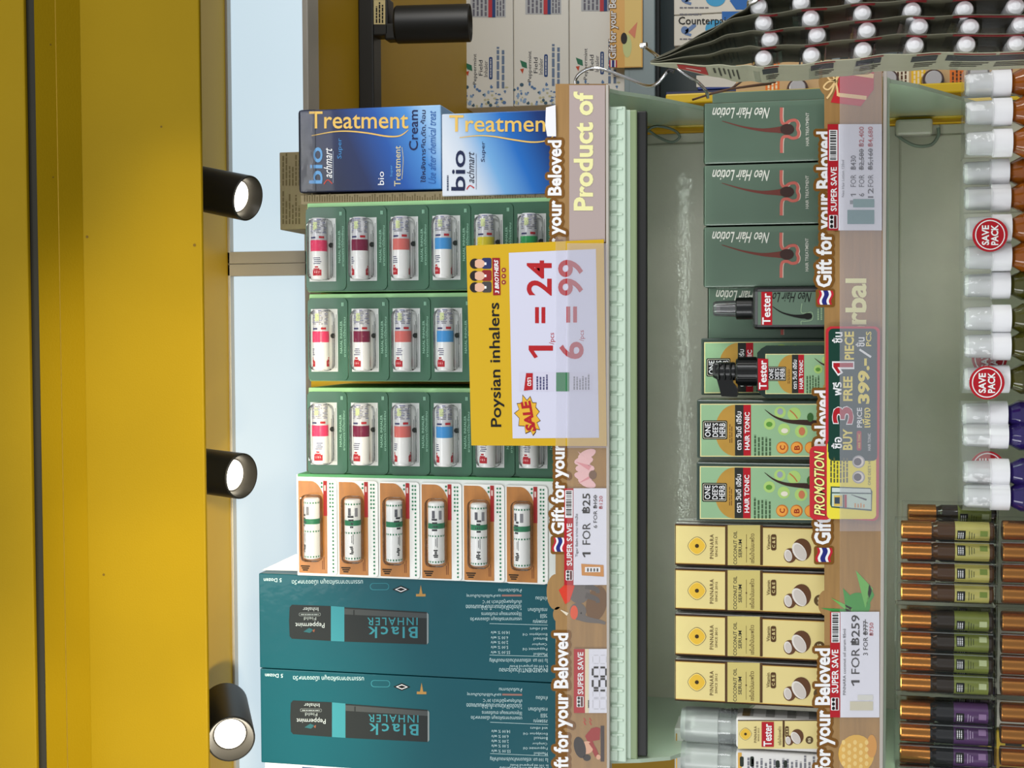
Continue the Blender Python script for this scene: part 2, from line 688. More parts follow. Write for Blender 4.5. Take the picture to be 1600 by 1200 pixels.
xbr, xbl = at(1100, 207, YB).x, at(1100, 1112, YB).x
b = MB()
for za, zb in ((0.3, Z3-.03), (Z3-.03, Z2-.035), (Z2-.035, Z1-.010)):
    b.box(xbl, xbr, YB, YB+.012, za+.002, zb-.002, M_greenback, .001)
    b.box(xbl+.012, xbr-.012, YB-.003, YB+.001, za+.014, zb-.014, M_greenback, .0025)
part(b, 'back_panel')
b = MB()
b.box(xbl, xbr, YB, YB+.012, Z1-.009, at(540, 600, YB).z, M_yellow2, .001)
part(b, 'upper_back_board')
for px, nm in ((188, 1), (1123, -1)):
    b = MB()
    xc = at(1010, px, YB).x
    b.box(xc-.011, xc+.011, YB-.006, YB+.03, 0, at(560, 600, YB).z, M_post, .002)
    z = 0.6
    while z < 2.0:
        b.box(xc+(.0035 if nm > 0 else -.0065), xc+(.0065 if nm > 0 else -.0035), YB-.0068, YB-.0055, z, z+.018, M_gap)
        z += .032
    part(b, 'upright_post')
# shelves
M_scal = mat('embossed_pale_green', (208, 228, 208), 0.35, coat=0.2, bump=.15, bscale=90)
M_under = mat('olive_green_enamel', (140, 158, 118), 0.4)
for zt in (Z1, Z2, Z3):
    b = MB()
    b.box(XL, XR, YS+.004, YB-.004, zt-.008, zt, M_green, .001)
    part(b, 'shelf_board')
    xa, xb = XL+.004, XR-.022
    if zt != Z1:
        b = MB()
        b.box(XL+.004, XR-.004, YS+.002, YS+.008, zt-.024, zt-.002, M_green, .0015)
        part(b, 'front_lip')
    else:
        # the top shelf carries a pale embossed channel with a row of tabs and an olive return underneath
        b = MB()
        zl = zt-.0175
        zq = [at(v, 600, y_).z for v, y_ in ((978, YS+.002), (996, YS+.011), (1001, YS+.014), (1012, YS+.022))]
        b.box(xa, xb, YS+.002, YS+.008, zq[0], zt-.002, M_scal, .0015)
        n = 44
        wdt = (xb-xa)/n
        for i in range(n):
            x = xa+wdt*i
            b.box(x+.001, x+wdt-.003, YS-.0005, YS+.003, zl-.0105, zl+.002, M_scal, .0012, 1)
            b.box(x+wdt-.0035, x+wdt-.001, YS+.0005, YS+.003, zl-.016, zl-.003, M_scal, .0006, 1)
        part(b, 'embossed_lip')
        b = MB()
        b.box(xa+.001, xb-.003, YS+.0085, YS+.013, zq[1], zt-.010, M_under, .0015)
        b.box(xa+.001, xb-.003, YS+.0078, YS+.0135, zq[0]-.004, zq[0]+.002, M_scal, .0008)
        part(b, 'lip_return')
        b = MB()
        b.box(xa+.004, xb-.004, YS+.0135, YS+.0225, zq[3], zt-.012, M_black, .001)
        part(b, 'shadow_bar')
    for x in (XR-.004, XL+.004):
        b = MB()
        prof = ((YS+.001, .001), (YB-.001, .001), (YB-.001, .16), (YB-.06, .135), (YS+.12, .09), (YS+.06, .055), (YS+.025, .026), (YS+.001, .013))
        if x < 0:
            prof = ((YS+.001, .001), (YB-.001, .001), (YB-.001, .16), (YB-.06, .145), (YS+.12, .125), (YS+.06, .105), (YS+.025, .08), (YS+.010, .05), (YS+.001, .02))
        pts = [(x-.002, y_, zt-d_) for y_, d_ in prof]
        b.prism(pts, (.004, 0, 0), M_green)
        part(b, 'side_bracket')
M_led = emis('led_strip', (236, 250, 238), 22.0)
zq1012 = at(1012, 600, YS+.022).z
for zt in (Z1, Z2):
    b = MB()
    zl = zq1012+.0035 if zt == Z1 else zt-.013
    b.box(XL+.03, XR-.04, YS+.0235, YS+.0265, zl-.002, zl+.002, M_led)
    part(b, 'led_strip')
# cables tied to the back panel
M_cable = mat('grey_cable_sheath', (120, 130, 118), 0.5)
b = MB()
b.tube([at(1000, 400, YB-.008), at(1000, 260, YB-.01), at(1006, 215, YB-.012), at(1022, 198, YB-.015), at(1050, 202, YB-.015), at(1062, 213, YB-.014),
        at(1050, 222, YB-.012), at(1030, 215, YB-.012), at(1010, 203, YB-.012), at(996, 212, YB-.01)], .0016, M_cable)
tag(b.build('cable', None, tuple(at(1030, 210, YB))), 'grey cable looped on the panel beside the green hair lotion boxes, upper', 'cable', 'cables on the back panel')
t = empty('cable', at(1425, 210, YB))
tag(t, 'grey cable with adapter box on the panel above the clear-capped bottles', 'cable', 'cables on the back panel')
b = MB()
b.tube([at(1400, 209, YB-.012), at(1412, 219, YB-.012), at(1432, 228, YB-.012), at(1455, 226, YB-.012), at(1466, 212, YB-.012), at(1466, 200, YB-.01)], .002, M_cable)
b.build('cord', t, t.location)
b = MB()
p, q = at(1455, 214, YB), at(1398, 191, YB)
b.box(p.x, q.x, YB-.022, YB-.0035, p.z, q.z, M_greenback, .003)
b.build('adapter', t, t.location)

# ------------------------------------------------------------------ label strips
def strip_text(pr, pyG, pyd, pxa, pxb, flag=True):
    s = 'Gift for your Beloved'
    pr.text(s, (pxa, pyd, pxb, pyG), 'up', WHITE, 3, bold=.032, edge=M_brown, ew=.02, res=2, spread=4.0)
    if flag:
        a, c = pxa+1+(pxb-pxa)*.08, pxb-(pxb-pxa)*.20
        y1, y0 = pyG+27, pyG+5
        pr.rrect(a-4, y0-3, c+4, y1+4, 4, M_brown, 1.4)
        wds = [0, 1/6, 2/6, 4/6, 5/6, 1]
        cols = [ink((190, 35, 50)), WHITE, ink((35, 40, 120)), WHITE, ink((190, 35, 50))]
        n = 8
        for k in range(5):
            for i in range(n):
                ya, yb = y0+(y1-y0)*i/n, y0+(y1-y0)*(i+1)/n
                wa, wb = 2.0*math.sin(6.2*i/n), 2.0*math.sin(6.2*(i+1)/n)
                xa, xb = a+(c-a)*wds[k], a+(c-a)*wds[k+1]
                pr.poly([(xa+wa, ya), (xb+wa, ya), (xb+wb, yb), (xa+wb, yb)], cols[k], 2.4)


def shop_icon(pr, a, b0, c, d):
    pr.rrect(a, b0, c, d, 1.5, WHITE, 3)
    h = (d-b0)/3
    for i in range(3):
        pr.disc(a+(c-a)*.3, b0+h*(i+.5), (c-a)*.2, h*.42, BLACK, 4, 10)
    pr.rect(a+(c-a)*.58, b0+1, c-(c-a)*.12, d-1, ink((90, 20, 24)), 4)


STY = YS-.006
M_glare = clear('glare_rail_cover', (196, 196, 206), 0.31, .25)  # bright reflection on the clear cover, painted as a milky haze
M_film2 = clear('clear_rail_cover', (205, 200, 196), 0.10, .2)
M_rail = mat('rail_edge_plastic', (186, 180, 170), 0.35)


def strip_base(px0, px1, py0, py1, edge):
    b = MB()
    b.prism([at(px0, py0, STY), at(px0, py1, STY), at(px1, py1, STY), at(px1, py0, STY)], (0, .0008, 0), M_wood)
    return b


# --- upper strip
t = empty('shelf_strip', (0, STY, Z1-.03))
tag(t, 'tan Gift for your Beloved shelf strip along the upper shelf', 'shelf strip', 'shelf strips')
b = strip_base(868, 950, 131, 1290, 0)
pr = Print(b, STY)
strip_text(pr, 455, 219, 855.5, 884, False)
strip_text(pr, 835, 599, 861, 889)
strip_text(pr, 1225, 989, 865, 895)
pr.disc(868, 925, 14, 28, M_wood, .5)
pr.disc(872, 960, 8, 12, M_wood, .5)
G1, G2 = ink((104, 97, 92)), ink((86, 80, 76))
# lotus
PK, PK2 = ink((236, 190, 190)), ink((222, 150, 155))
for dx, dy, r in ((0, 0, 0), (-2, 12, 10), (-2, -12, -10), (3, 22, 24), (3, -22, -24)):
    pr.disc(914+dx, 732+dy, 15, 7, PK, 1.3+abs(r)*.01, 14, rot=r)
for k in (-18, -7, 5, 16):
    pr.poly([(924, 732+k*.6), (898+abs(k)*.25, 732+k*1.5), (920, 732+k*.6+7)], PK2 if k in (-7, 16) else PK, 2)
pr.disc(926, 742, 6, 7, ink((120, 90, 70)), 2.2)
# elephant
pr.disc(932, 943, 16, 28, ink((110, 76, 40)), 1.1, rot=12)
pr.disc(905, 925, 17, 18, G1, 1.3)
pr.disc(903, 955, 13, 13, G1, 1.6)
pr.stroke([(903, 962), (918, 968), (936, 971), (946, 974)], [14, 9, 6, 4], G1, 1.7)
for k in (915, 930):
    pr.stroke([(915, k), (932, k+6), (934, k+12)], [10, 7, 6], G2, 1.5)
pr.poly([(873, 922), (884, 912), (898, 915), (890, 940), (883, 944)], ink((214, 62, 40)), 1.9)
pr.disc(897, 957, 6, 11, ink((226, 84, 48)), 2.0)
pr.stroke([(876, 953), (887, 960)], [1, 5], ink((228, 215, 190)), 2)
pr.disc(908, 958, 1.2, 1.6, BLACK, 2.4, 8)
# seated figure
pr.poly([(914, 1150), (924, 1138), (932, 1136), (938, 1138), (937, 1156), (926, 1158), (935, 1180), (930, 1183), (921, 1165)], ink((160, 40, 38)), 1.6)
pr.stroke([(922, 1160), (930, 1172), (934, 1184)], 5, ink((160, 40, 38)), 1.8)
pr.disc(917, 1168, 10, 10, ink((226, 172, 140)), 1.7)
pr.disc(906, 1168, 9, 17, ink((38, 32, 32)), 1.9, rot=-14)
pr.disc(917, 1184, 6, 5, ink((38, 32, 32)), 1.9)
pr.disc(935, 1183, 3.5, 4, ink((226, 172, 140)), 2)
pr.rect(938.5, 1134, 944, 1190, ink((58, 44, 44)), 1.8)
for k in (912, 921):
    pr.stroke([(k, 1122), (k+3, 1127), (k, 1127), (k+3, 1133)], 1.6, ink((196, 60, 50)), 1.8, False)
b.build('printed_strip', t, t.location)
b = MB()
pr = Print(b, STY-.0036)
pr.rect(889.5, 133, 945.5, 378, ink((176, 160, 156)), 0)
pr.text('Product of', (896, 143, 927, 329), 'up', M_cream, 1.5, bold=.03, res=3)
b.build('product_of_panel', t, t.location)
b = MB()
b.box(at(950, 1240, STY).x, at(950, 133, STY).x, STY-.004, STY+.004, at(952.5, 600, STY).z, at(948, 600, STY).z, M_rail, .0006)
b.build('rail_edge', t, t.location)
b = MB()
Print(b, STY-.0068).rect(886, 380, 948, 700, M_glare, 0)
Print(b, STY-.0068).rect(886, 700, 948, 1240, M_film2, 0)
b.build('clear_cover', t, t.location)

# --- middle strip
t = empty('shelf_strip', (0, STY, Z2-.02))
tag(t, 'tan Gift for your Beloved shelf strip along the middle shelf', 'shelf strip', 'shelf strips')
b = strip_base(1288, 1379, 108, 1290, 0)
pr = Print(b, STY)
strip_text(pr, 449, 205.5, 1275, 1307)
strip_text(pr, 851, 610, 1272, 1306)
strip_text(pr, 1255, 1013, 1273, 1305, False)
pr.disc(1294, 128, 15, 22, M_wood, .5)
pr.disc(1290, 942, 12, 20, M_wood, .5)
pr.poly([(1296, 108), (1366, 104), (1365, 140), (1345, 166), (1298, 160), (1310, 128), (1310, 108)], ink((192, 40, 48)), 1.2)
LB = ink((236, 200, 140))
pr.stroke([(1318, 112), (1365, 119)], 7, LB, 1.5, False)
pr.stroke([(1310, 148), (1354, 153)], 6, LB, 1.5, False)
pr.stroke([(1305, 126), (1298, 113), (1292, 116), (1296, 124), (1305, 126), (1294, 128), (1287, 136), (1294, 140), (1302, 132), (1305, 126)], 2.6, LB, 1.8)
pr.stroke([(1305, 126), (1300, 142), (1292, 154)], 3, LB, 1.8)
pr.stroke([(1305, 126), (1312, 116), (1320, 110)], 4, LB, 1.8)
pr.stroke([(1305, 126), (1308, 138), (1309, 150)], 3, LB, 1.8)
pr.text('Herbal', (1321, 435, 1354, 566), 'up', M_cream, 1.5, bold=.03, res=3)
# aloe
A1, A2 = ink((66, 150, 70)), ink((110, 180, 90))
pr.disc(1340, 946, 20, 20, A1, 1.2)
for tip, ba, bb, m in (((1337, 891), (1364, 920), (1352, 950), A2), ((1317, 919), (1342, 944), (1322, 956), A1), ((1298, 934), (1332, 950), (1330, 960), A2),
                       ((1282, 950), (1330, 952), (1330, 964), A1), ((1358, 912), (1366, 930), (1352, 955), A1)):
    pr.poly([tip, ba, bb], m, 1.5)
# pineapple
pr.disc(1338, 1178, 28, 30, ink((226, 176, 70)), 1.2)
for i in range(5):
    for k in range(4):
        pr.disc(1318+i*9, 1160+k*11+(i % 2)*5, 3, 4, ink((240, 206, 120)), 1.5, 8)
pr.disc(1362, 1166, 8, 18, ink((214, 150, 60)), 1.4)
b.build('printed_strip', t, t.location)
b = MB()
b.box(at(1380, 1240, STY).x, at(1380, 104, STY).x, STY-.004, STY+.004, at(1383, 600, STY).z, at(1377.5, 600, STY).z, M_rail, .0006)
b.build('rail_edge', t, t.location)
b = MB()
Print(b, STY-.0068).rect(1312, 106, 1378, 830, M_glare, 0)
Print(b, STY-.0068).rect(1312, 830, 1378, 1240, M_film2, 0)
b.build('clear_cover', t, t.location)

# --- lower strip is below the picture; price tags and signs in the strips
def tag_card(px0, px1, py0, py1, split, name='price_tag'):
    o = at(px1, (py0+py1)/2, STY-.002)
    b = MB()
    b.prism([at(px0, py0, STY-.002), at(px0, py1, STY-.002), at(px1, py1, STY-.002), at(px1, py0, STY-.002)], (0, .0006, 0), ink((224, 224, 234)))
    pr = Print(b, STY-.002, .0002)
    pr.rect(px0, py0, split, py1, RED, .6)
    return b, pr, o


b, pr, o = tag_card(881.5, 950, 763, 914, 896)
pr.barcode(883, 766, 895, 809)
pr.text('SUPER SAVE', (885.5, 818, 894, 884), 'up', WHITE, 2, bold=.02)
shop_icon(pr, 884, 891, 895, 907)
pr.text('Tiger Balm ยาดม ตราเสือ', (898.5, 803, 904, 870), 'up', ink((70, 70, 76)), 2)
pr.text('1', (910, 863, 922.5, 871), 'up', BLACK, 2, bold=.02)
pr.text('FOR', (910, 817, 922.5, 851), 'up', BLACK, 2)
pr.text('฿25', (909, 771, 923, 802), 'up', BLACK, 2, bold=.01)
pr.text('6 FOR ฿150', (926.5, 774, 933.5, 825), 'up', ink((50, 50, 54)), 2)
pr.rect(929.6, 773, 930.4, 793, BLACK, 3)
pr.text('฿120', (935.5, 775, 942, 795), 'up', RED, 2)
pr.poly([(908, 881), (943, 883), (943.5, 901), (909, 899)], ink((206, 140, 70)), 2)
pr.rect(914, 886, 938, 894, WHITE, 3)
pr.fine(916, 887, 936, 893, 4, BLACK, 4)
tag(b.build('price_tag', None, o), 'white price tag with red band reading 1 FOR ฿25', 'price tag', 'price tags on the strips')

b, pr, o = tag_card(896.5, 952.5, 1014, 1114, 914)
pr.text('SUPER SAVE', (902.5, 1019, 911.5, 1085), 'up', WHITE, 2, bold=.02)
shop_icon(pr, 901, 1088, 912, 1105)
pr.rect(914, 1014, 920, 1114, ink((226, 214, 180)), .8)
pr.fine(918, 1094, 921, 1106, 1, BLACK, 2, rag=0)
GH = ink((206, 206, 210))


def seg7(pr, py0, py1, px0, px1, on):
    xm, g, wd = (px0+px1)/2, 1.6, 3.0
    segs = {'a': ((px0, py0+g), (px0, py1-g)), 'd': ((px1, py0+g), (px1, py1-g)), 'g': ((xm, py0+g), (xm, py1-g)),
            'f': ((px0+g, py1), (xm-g, py1)), 'b': ((px0+g, py0), (xm-g, py0)), 'e': ((xm+g, py1), (px1-g, py1)), 'c': ((xm+g, py0), (px1-g, py0))}
    for k, (p, q) in segs.items():
        pr.stroke([p, q], wd if k in on else .8, BLACK if k in on else GH, 2, False)


seg7(pr, 1024, 1037, 926, 947, '')
seg7(pr, 1043, 1057, 926, 947, 'abcdef')
seg7(pr, 1061, 1075, 926, 947, 'afgcd')
seg7(pr, 1079, 1090, 926, 947, 'bc')
seg7(pr, 1092, 1108, 926, 947, '')
tag(b.build('price_tag', None, o), 'white price tag with hand-inked digital number 150', 'price tag', 'price tags on the strips')

b, pr, o = tag_card(1293, 1378, 194, 360, 1310)
pr.barcode(1295.5, 203, 1308.5, 251)
pr.text('SUPER SAVE', (1298, 261, 1307.5, 330), 'up', WHITE, 2, bold=.02)
shop_icon(pr, 1295.5, 336, 1308.5, 357)
pr.text('Neo Hair Lotion 120ml', (1315, 250, 1319, 308), 'up', ink((90, 90, 96)), 2)
DG = ink((48, 48, 54))
for x0, x1, n, ny, t1, y1, t2 in ((1329, 1337.5, '1', 303, '฿430', 243, None), (1342, 1350.5, '6', 302, '฿2,580', 233, '฿2,400'), (1356, 1364.5, '12', 294, '฿5,160', 232, '฿4,680')):
    pr.text(n, (x0, ny, x1, 307 if len(n) == 1 else 309), 'up', DG, 2, bold=.01)
    pr.text('FOR', (x0, 273, x1, 292), 'up', DG, 2)
    pr.text(t1, (x0-.5, y1, x1+.5, 265), 'up', DG, 2, bold=.01)
    if t2:
        pr.text(t2, (x0-.5, 198, x1+.5, 229), 'up', RED, 2, bold=.01)
        pr.rect((x0+x1)/2-.5, 232, (x0+x1)/2+.5, 266, BLACK, 3)
pr.rect(1324, 328, 1366, 350, ink((96, 140, 140)), 2)
pr.rect(1328, 313, 1333, 319, ink((120, 130, 134)), 2)
pr.rect(1333, 311, 1366, 324, ink((100, 146, 142)), 2)
tag(b.build('price_tag', None, o), 'white price tag listing 1, 6 and 12 FOR prices under green hair lotion boxes', 'price tag', 'price tags on the strips')

b, pr, o = tag_card(1297, 1374, 956, 1121, 1313)
pr.barcode(1299, 957, 1312, 1004)
pr.text('SUPER SAVE', (1299.5, 1015, 1310, 1083), 'up', WHITE, 2, bold=.02)
shop_icon(pr, 1298.5, 1090, 1311, 1110)
pr.text('PINNARA coconut oil serum 85ml', (1317, 983, 1321.5, 1086), 'up', ink((80, 80, 86)), 2)
pr.text('1', (1330, 1063, 1343, 1072), 'up', DG, 2, bold=.01)
pr.text('FOR', (1330, 1013, 1343, 1053), 'up', DG, 2)
pr.text('฿259', (1329, 961, 1344, 1008), 'up', DG, 2, bold=.01)
pr.text('3 FOR ฿777', (1348, 970, 1356.5, 1024), 'up', DG, 2)
pr.rect(1351.5, 968, 1352.5, 993, BLACK, 3)
pr.text('฿750', (1358, 973, 1365, 993), 'up', RED, 2)
pr.rect(1328, 1096, 1364, 1110, ink((206, 200, 176)), 2)
pr.rect(1340, 1086, 1364, 1094, ink((214, 214, 206)), 2)
tag(b.build('price_tag', None, o), 'white price tag with red band reading 1 FOR ฿259', 'price tag', 'price tags on the strips')

# --- yellow sale sign
YSG = STY-.0046
b = MB()
q = [(728.5, 384), (943.5, 374), (948, 697), (736.5, 696)]
b.prism([at(x, y, YSG) for x, y in q], (0, .0007, 0), ink((208, 168, 28)))
pr = Print(b, YSG, .0002)
pr.poly([(795, 395), (931, 389), (936, 684), (801, 685)], ink((208, 208, 226)), 1)
pr.text('Poysian inhalers', [(788.5, 667), (785, 473), (763, 473), (767, 667)], '', BLACK, 2, bold=.012, res=4)
SR = ink((176, 30, 36))
pr.text('1', (826, 540, 864, 560), 'up', SR, 2, bold=.02, res=4)
pr.text('/pcs', (858, 520, 868, 538), 'up', SR, 2)
pr.text('24', (823, 407, 862, 462), 'up', SR, 2, bold=.02, res=4)
pr.text('6', (874, 534, 912, 561), 'up', SR, 2, bold=.02, res=4)
pr.text('/pcs', (905, 516, 914.5, 533), 'up', SR, 2)
pr.text('99', (872, 406, 911, 462), 'up', SR, 2, bold=.02, res=4)
for x in (836, 846, 885, 895.5):
    pr.rect(x, 480 if x < 860 else 479, x+6, 505 if x < 860 else 504, SR, 2)
burst = [(645, 520), (690, 575), (722, 535), (745, 598), (785, 600), (778, 645), (815, 690), (785, 730), (825, 780), (790, 800), (820, 872), (780, 865), (778, 895), (750, 930),
         (728, 885), (675, 910), (665, 835), (605, 832), (612, 755), (562, 705), (610, 668), (588, 608), (642, 602)]
cx, cy = 700, 720
pr.poly([(720+(cx+(x-cx)*1.06)/6.667, 540+(cy+(y-cy)*1.06)/6.667) for x, y in burst], ink((70, 30, 20)), 2)
pr.poly([(720+x/6.667, 540+y/6.667) for x, y in burst], ink((226, 176, 52)), 3)
pr.text('SALE', [(838, 674), (829, 626), (813, 628.5), (822, 673)], '', SR, 4, bold=.05, res=3)
pr.rrect(811, 582, 926, 611.5, 2, ink((206, 204, 222)), 2)
pr.poly([(822, 583), (832.5, 583), (832.5, 609), (818.5, 610.5)], SR, 3)
pr.rect(869, 582, 889.5, 611.5, ink((40, 120, 70)), 3)
pr.fine(837, 584, 857, 609, 4, ink((70, 70, 110)), 3)
pr.fine(895, 584, 922, 609, 6, ink((120, 120, 130)), 3)
pr.text('ตรา', (824, 590, 830, 603), 'up', WHITE, 4, bold=.02)
# shop emblem: three small heads over a red banner
for hy, suit in ((412, ink((40, 50, 96))), (431, ink((140, 36, 38))), (449, ink((70, 66, 66)))):
    pr.rrect(753, hy-9, 768, hy+8, 3, suit, 2)
    pr.disc(749, hy, 8.5, 7, ink((222, 176, 150)), 2.6)
    pr.disc(742, hy, 8, 8, ink((36, 30, 30)), 2.4)
    pr.disc(742, hy, 5, 8, ink((36, 30, 30)), 3, a0=90, a1=270)
    pr.rect(757, hy-2, 760, hy+2, WHITE, 3)
pr.poly([(769, 403), (781, 403), (782, 461), (770.5, 461.5)], ink((150, 24, 34)), 2)
pr.text('3 BROTHERS', [(780, 458.5), (778.5, 406), (772, 406), (773.5, 458.5)], '', WHITE, 3, bold=.03, shear=.2)
for k in (422, 431.5, 441):
    pr.disc(787, k, 3.6, 3.6, ink((150, 50, 50)), 2, 14)
    pr.disc(787, k, 1.4, 1.4, ink((226, 200, 120)), 3, 8)
so = tag(b.build('sale_sign', None, at(943, 536, YSG)), 'yellow and white sign reading Poysian inhalers, 1 = 24, 6 = 99', 'sign')
b = MB()
pr = Print(b, YSG-.0012, .0002)
pr.rect(868, 370, 884, 700, clear('clear_tape', (225, 225, 235), .12, .15, .2, 40), 0)
tp = b.build('clear_tape', so, so.location)

# --- promotion card
YP = STY-.0052
b = MB()
RD2, GR2 = ink((196, 44, 54)), ink((20, 62, 50))
pts = []
for cx, cy, tt, r in ((1366, 519, -90, 9), (1364, 805, 0, 9), (1297, 802, 90, 7), (1299, 519, 180, 9)):
    for i in range(6):
        g = math.radians(tt+90*i/5)
        pts.append((cx+r*math.cos(g), cy+r*math.sin(g)))
b.prism([at(x, y, YP) for x, y in pts], (0, .0007, 0), RD2)
pr = Print(b, YP, .0002)
pr.rrect(1265, 697, 1300, 812, 9, RD2, .6)
pr.rrect(1294.5, 513.5, 1370.5, 720, 7, GR2, 1)
pr.rrect(1292, 690, 1369, 811, 7, ink((238, 222, 66)), .8)
pr.rect(1293.5, 690, 1370.5, 706.5, GR2, 1.2)
Y2 = ink((240, 220, 90))
pr.text('PROMOTION', [(1289, 806), (1288, 704.5), (1272, 704.5), (1272, 806)], '', ink((248, 240, 150)), 3, bold=.02, shear=.25, edge=BLACK, ew=.035, res=3)
pr.text('ซื้อ', (1299, 683, 1315.5, 701), 'up', WHITE, 2, bold=.02)
pr.text('BUY', (1317, 670, 1332, 703), 'up', Y2, 2, bold=.03)
pr.text('3', (1301, 636, 1333, 662), 'up', RED, 3, bold=.03, edge=WHITE, ew=.025, res=4)
pr.text('ฟรี', (1301, 597, 1315, 618), 'up', WHITE, 2, bold=.02)
pr.text('FREE', (1317.5, 588, 1332, 626.5), 'up', Y2, 2, bold=.03)
pr.text('1', (1302, 567, 1333, 584), 'up', RED, 3, bold=.07, edge=WHITE, ew=.04, res=4)
pr.text('ชิ้น', (1300, 519, 1316.5, 536), 'up', WHITE, 2, bold=.02)
pr.text('PIECE', (1319.5, 518, 1334.5, 562), 'up', Y2, 2, bold=.03)
pr.text('PRICE', (1339, 637, 1347, 668), 'up', WHITE, 2, bold=.02)
pr.text('เพียง', (1347, 637, 1360, 668), 'up', Y2, 2, bold=.02)
pr.text('399.-', (1340.5, 560, 1359, 631), 'up', Y2, 2, bold=.04, res=3)
pr.stroke([(1361, 558), (1343, 546)], 3.2, WHITE, 2, False)
pr.text('ชิ้น', (1337, 527, 1351, 542), 'up', WHITE, 2, bold=.02)
pr.text('PCS', (1353, 518, 1361.5, 541), 'up', Y2, 2, bold=.02)
pr.rrect(1338.6, 673, 1346, 704, 3, RED, 2)
pr.text('HAIR TONIC', (1340.5, 677, 1344.5, 700), 'up', Y2, 3)
pr.text('HAIR TONIC', (1356, 677, 1360.5, 704), 'up', WHITE, 2)
pr.text("ONE DEE'S HERB", (1356, 710, 1360.5, 758), 'up', ink((60, 70, 50)), 2)
pr.fine(1296, 711, 1326, 754, 6, ink((90, 96, 60)), 2)
for k in (721.5, 745.5):
    pr.disc(1341.5, k, 10, 10, ink((170, 168, 170)), 2)
    pr.disc(1341.5, k, 8, 8, ink((236, 226, 220)), 3)
    pr.disc(1340, k, 6, 6, ink((80, 70, 70)), 4)
pr.poly([(1298, 760), (1360, 762.5), (1363, 768), (1362, 798.5), (1299, 793), (1297, 788)], ink((50, 84, 74)), 2)
pr.poly([(1300, 771), (1361, 772), (1361, 796), (1300, 791)], ink((198, 216, 200)), 3)
pr.poly([(1300, 762), (1360, 764), (1361, 770), (1300, 769)], ink((206, 218, 210)), 3)
pr.rect(1303, 774, 1316, 791, ink((220, 190, 90)), 4)
pr.rect(1304, 777, 1312, 787, ink((60, 76, 90)), 5)
pr.rect(1317, 773, 1319, 793, ink((50, 60, 56)), 4)
pr.rect(1319.5, 773, 1323, 793, RED, 4)
pr.stroke([(1330, 773), (1342, 777), (1354, 781)], [.6, 1.8, 2.6], BLACK, 4)
pr.fine(1334, 786, 1352, 793, 4, ink((220, 150, 70)), 4)
tag(b.build('promotion_card', None, at(1372, 660, YP)), 'red, green and yellow PROMOTION card reading BUY 3 FREE 1 PIECE', 'promotion card')

# white scrap tag at the right end of the upper strip
b = MB()
Yt = STY-.003
q = [(853, 168), (868, 164), (869, 213), (855, 213), (852, 196)]
b.prism([at(x, y, Yt) for x, y in q], (0, .0008, 0), ink((236, 236, 242)))
tag(b.build('paper_tag', None, at(862, 190, Yt)), 'blank white paper tag tucked behind the strip before the lower blue box', 'tag')

# ================================================================== goods on the upper shelf
def bx(b, px0, px1, py0, py1, Y, depth, m, bev=.0008, zbot=None):
    """carton whose front face fills the given region of the photograph at distance Y"""
    pc = (px0+min(px1, px0+300))/2
    x0, x1 = at(pc, py1, Y).x, at(pc, py0, Y).x
    z1 = at(px0, (py0+py1)/2, Y).z
    z0 = zbot if zbot is not None else at(px1, (py0+py1)/2, Y).z
    b.box(x0, x1, Y, Y+depth, z0, z1, m, bev)
    return x0, x1, z0, z1


ZS1, ZS2, ZS3 = Z1+.0006, Z2+.0006, Z3+.0006
YG = 1.435

# --- teal inhaler cartons
M_teal = mat('teal_board', (4, 78, 88), 0.34, coat=0.12, bump=0.12, bscale=70, noise=0.05, nscale=7, spec=0.3)
b = MB()
X = bx(b, 405, 900, 901, 1051, YG, .15, M_teal, .0012, ZS1)
o1 = Vector(((X[0]+X[1])/2, YG, ZS1))
pr = Print(b, YG)
TW, TG, TB = ink((196, 222, 222)), ink((70, 78, 78), .35), ink((54, 130, 140))
DK = ink((38, 42, 42), .35)
pr.text('5 Dozen', (412, 903.5, 440, 909.5), 'lf', TW, 1.5, bold=.01)
pr.text('บรรเทาอาการคัดจมูก เนื่องจากหวัด', (456, 904, 567, 914.5), 'lf', TW, 1.5)
pr.rrect(578, 911, 608, 922, 5, TB, 1)
pr.rrect(579, 912, 607, 921, 4.5, M_teal, 1.6)
pr.poly([(613, 921), (626.5, 915), (640, 921), (626.5, 927)], BLACK, 1)
pr.poly([(617, 921), (626.5, 917), (636, 921), (626.5, 925)], WHITE, 1.6)
pr.poly([(619.5, 921), (626.5, 918.3), (633.5, 921), (626.5, 923.7)], BLACK, 2.2)
pr.rect(650, 928, 665, 932, ink((170, 130, 70)), 1)
pr.poly([(655, 928), (657.5, 914), (660, 928)], ink((170, 130, 70)), 1)
pr.poly([(456, 945), (517, 947), (517, 1001.5), (456, 998), (452.5, 994), (451.5, 970), (452.5, 949)], DK, 1)
pr.poly([(517, 947), (538, 948.5), (538, 1002.5), (517, 1001.5)], TB, 1)
pr.poly([(538, 949), (667, 956.5), (669.5, 960), (669.5, 1004), (667, 1007), (538, 1002.5)], DK, 1)
pr.poly([(667, 957), (669.5, 960), (669.5, 1004), (667, 1007)], ink((130, 140, 140)), 1.5)
pr.poly([(538, 951), (667, 958.5), (667, 966), (538, 960)], ink((66, 70, 70)), 1.4)
pr.rect(552, 953, 554, 970, DK, 1.8)
pr.text('Peppermint', [(507, 971), (461.5, 971), (461.5, 980), (507, 981)], '', ink((190, 200, 200)), 2)
pr.text('Field', (475, 964, 494, 969), 'lf', ink((150, 160, 160)), 2)
pr.rrect(467, 957.5, 501, 962.5, 2, ink((120, 128, 128)), 1.6)
pr.rrect(467.6, 958.1, 500.4, 961.9, 1.8, DK, 2)
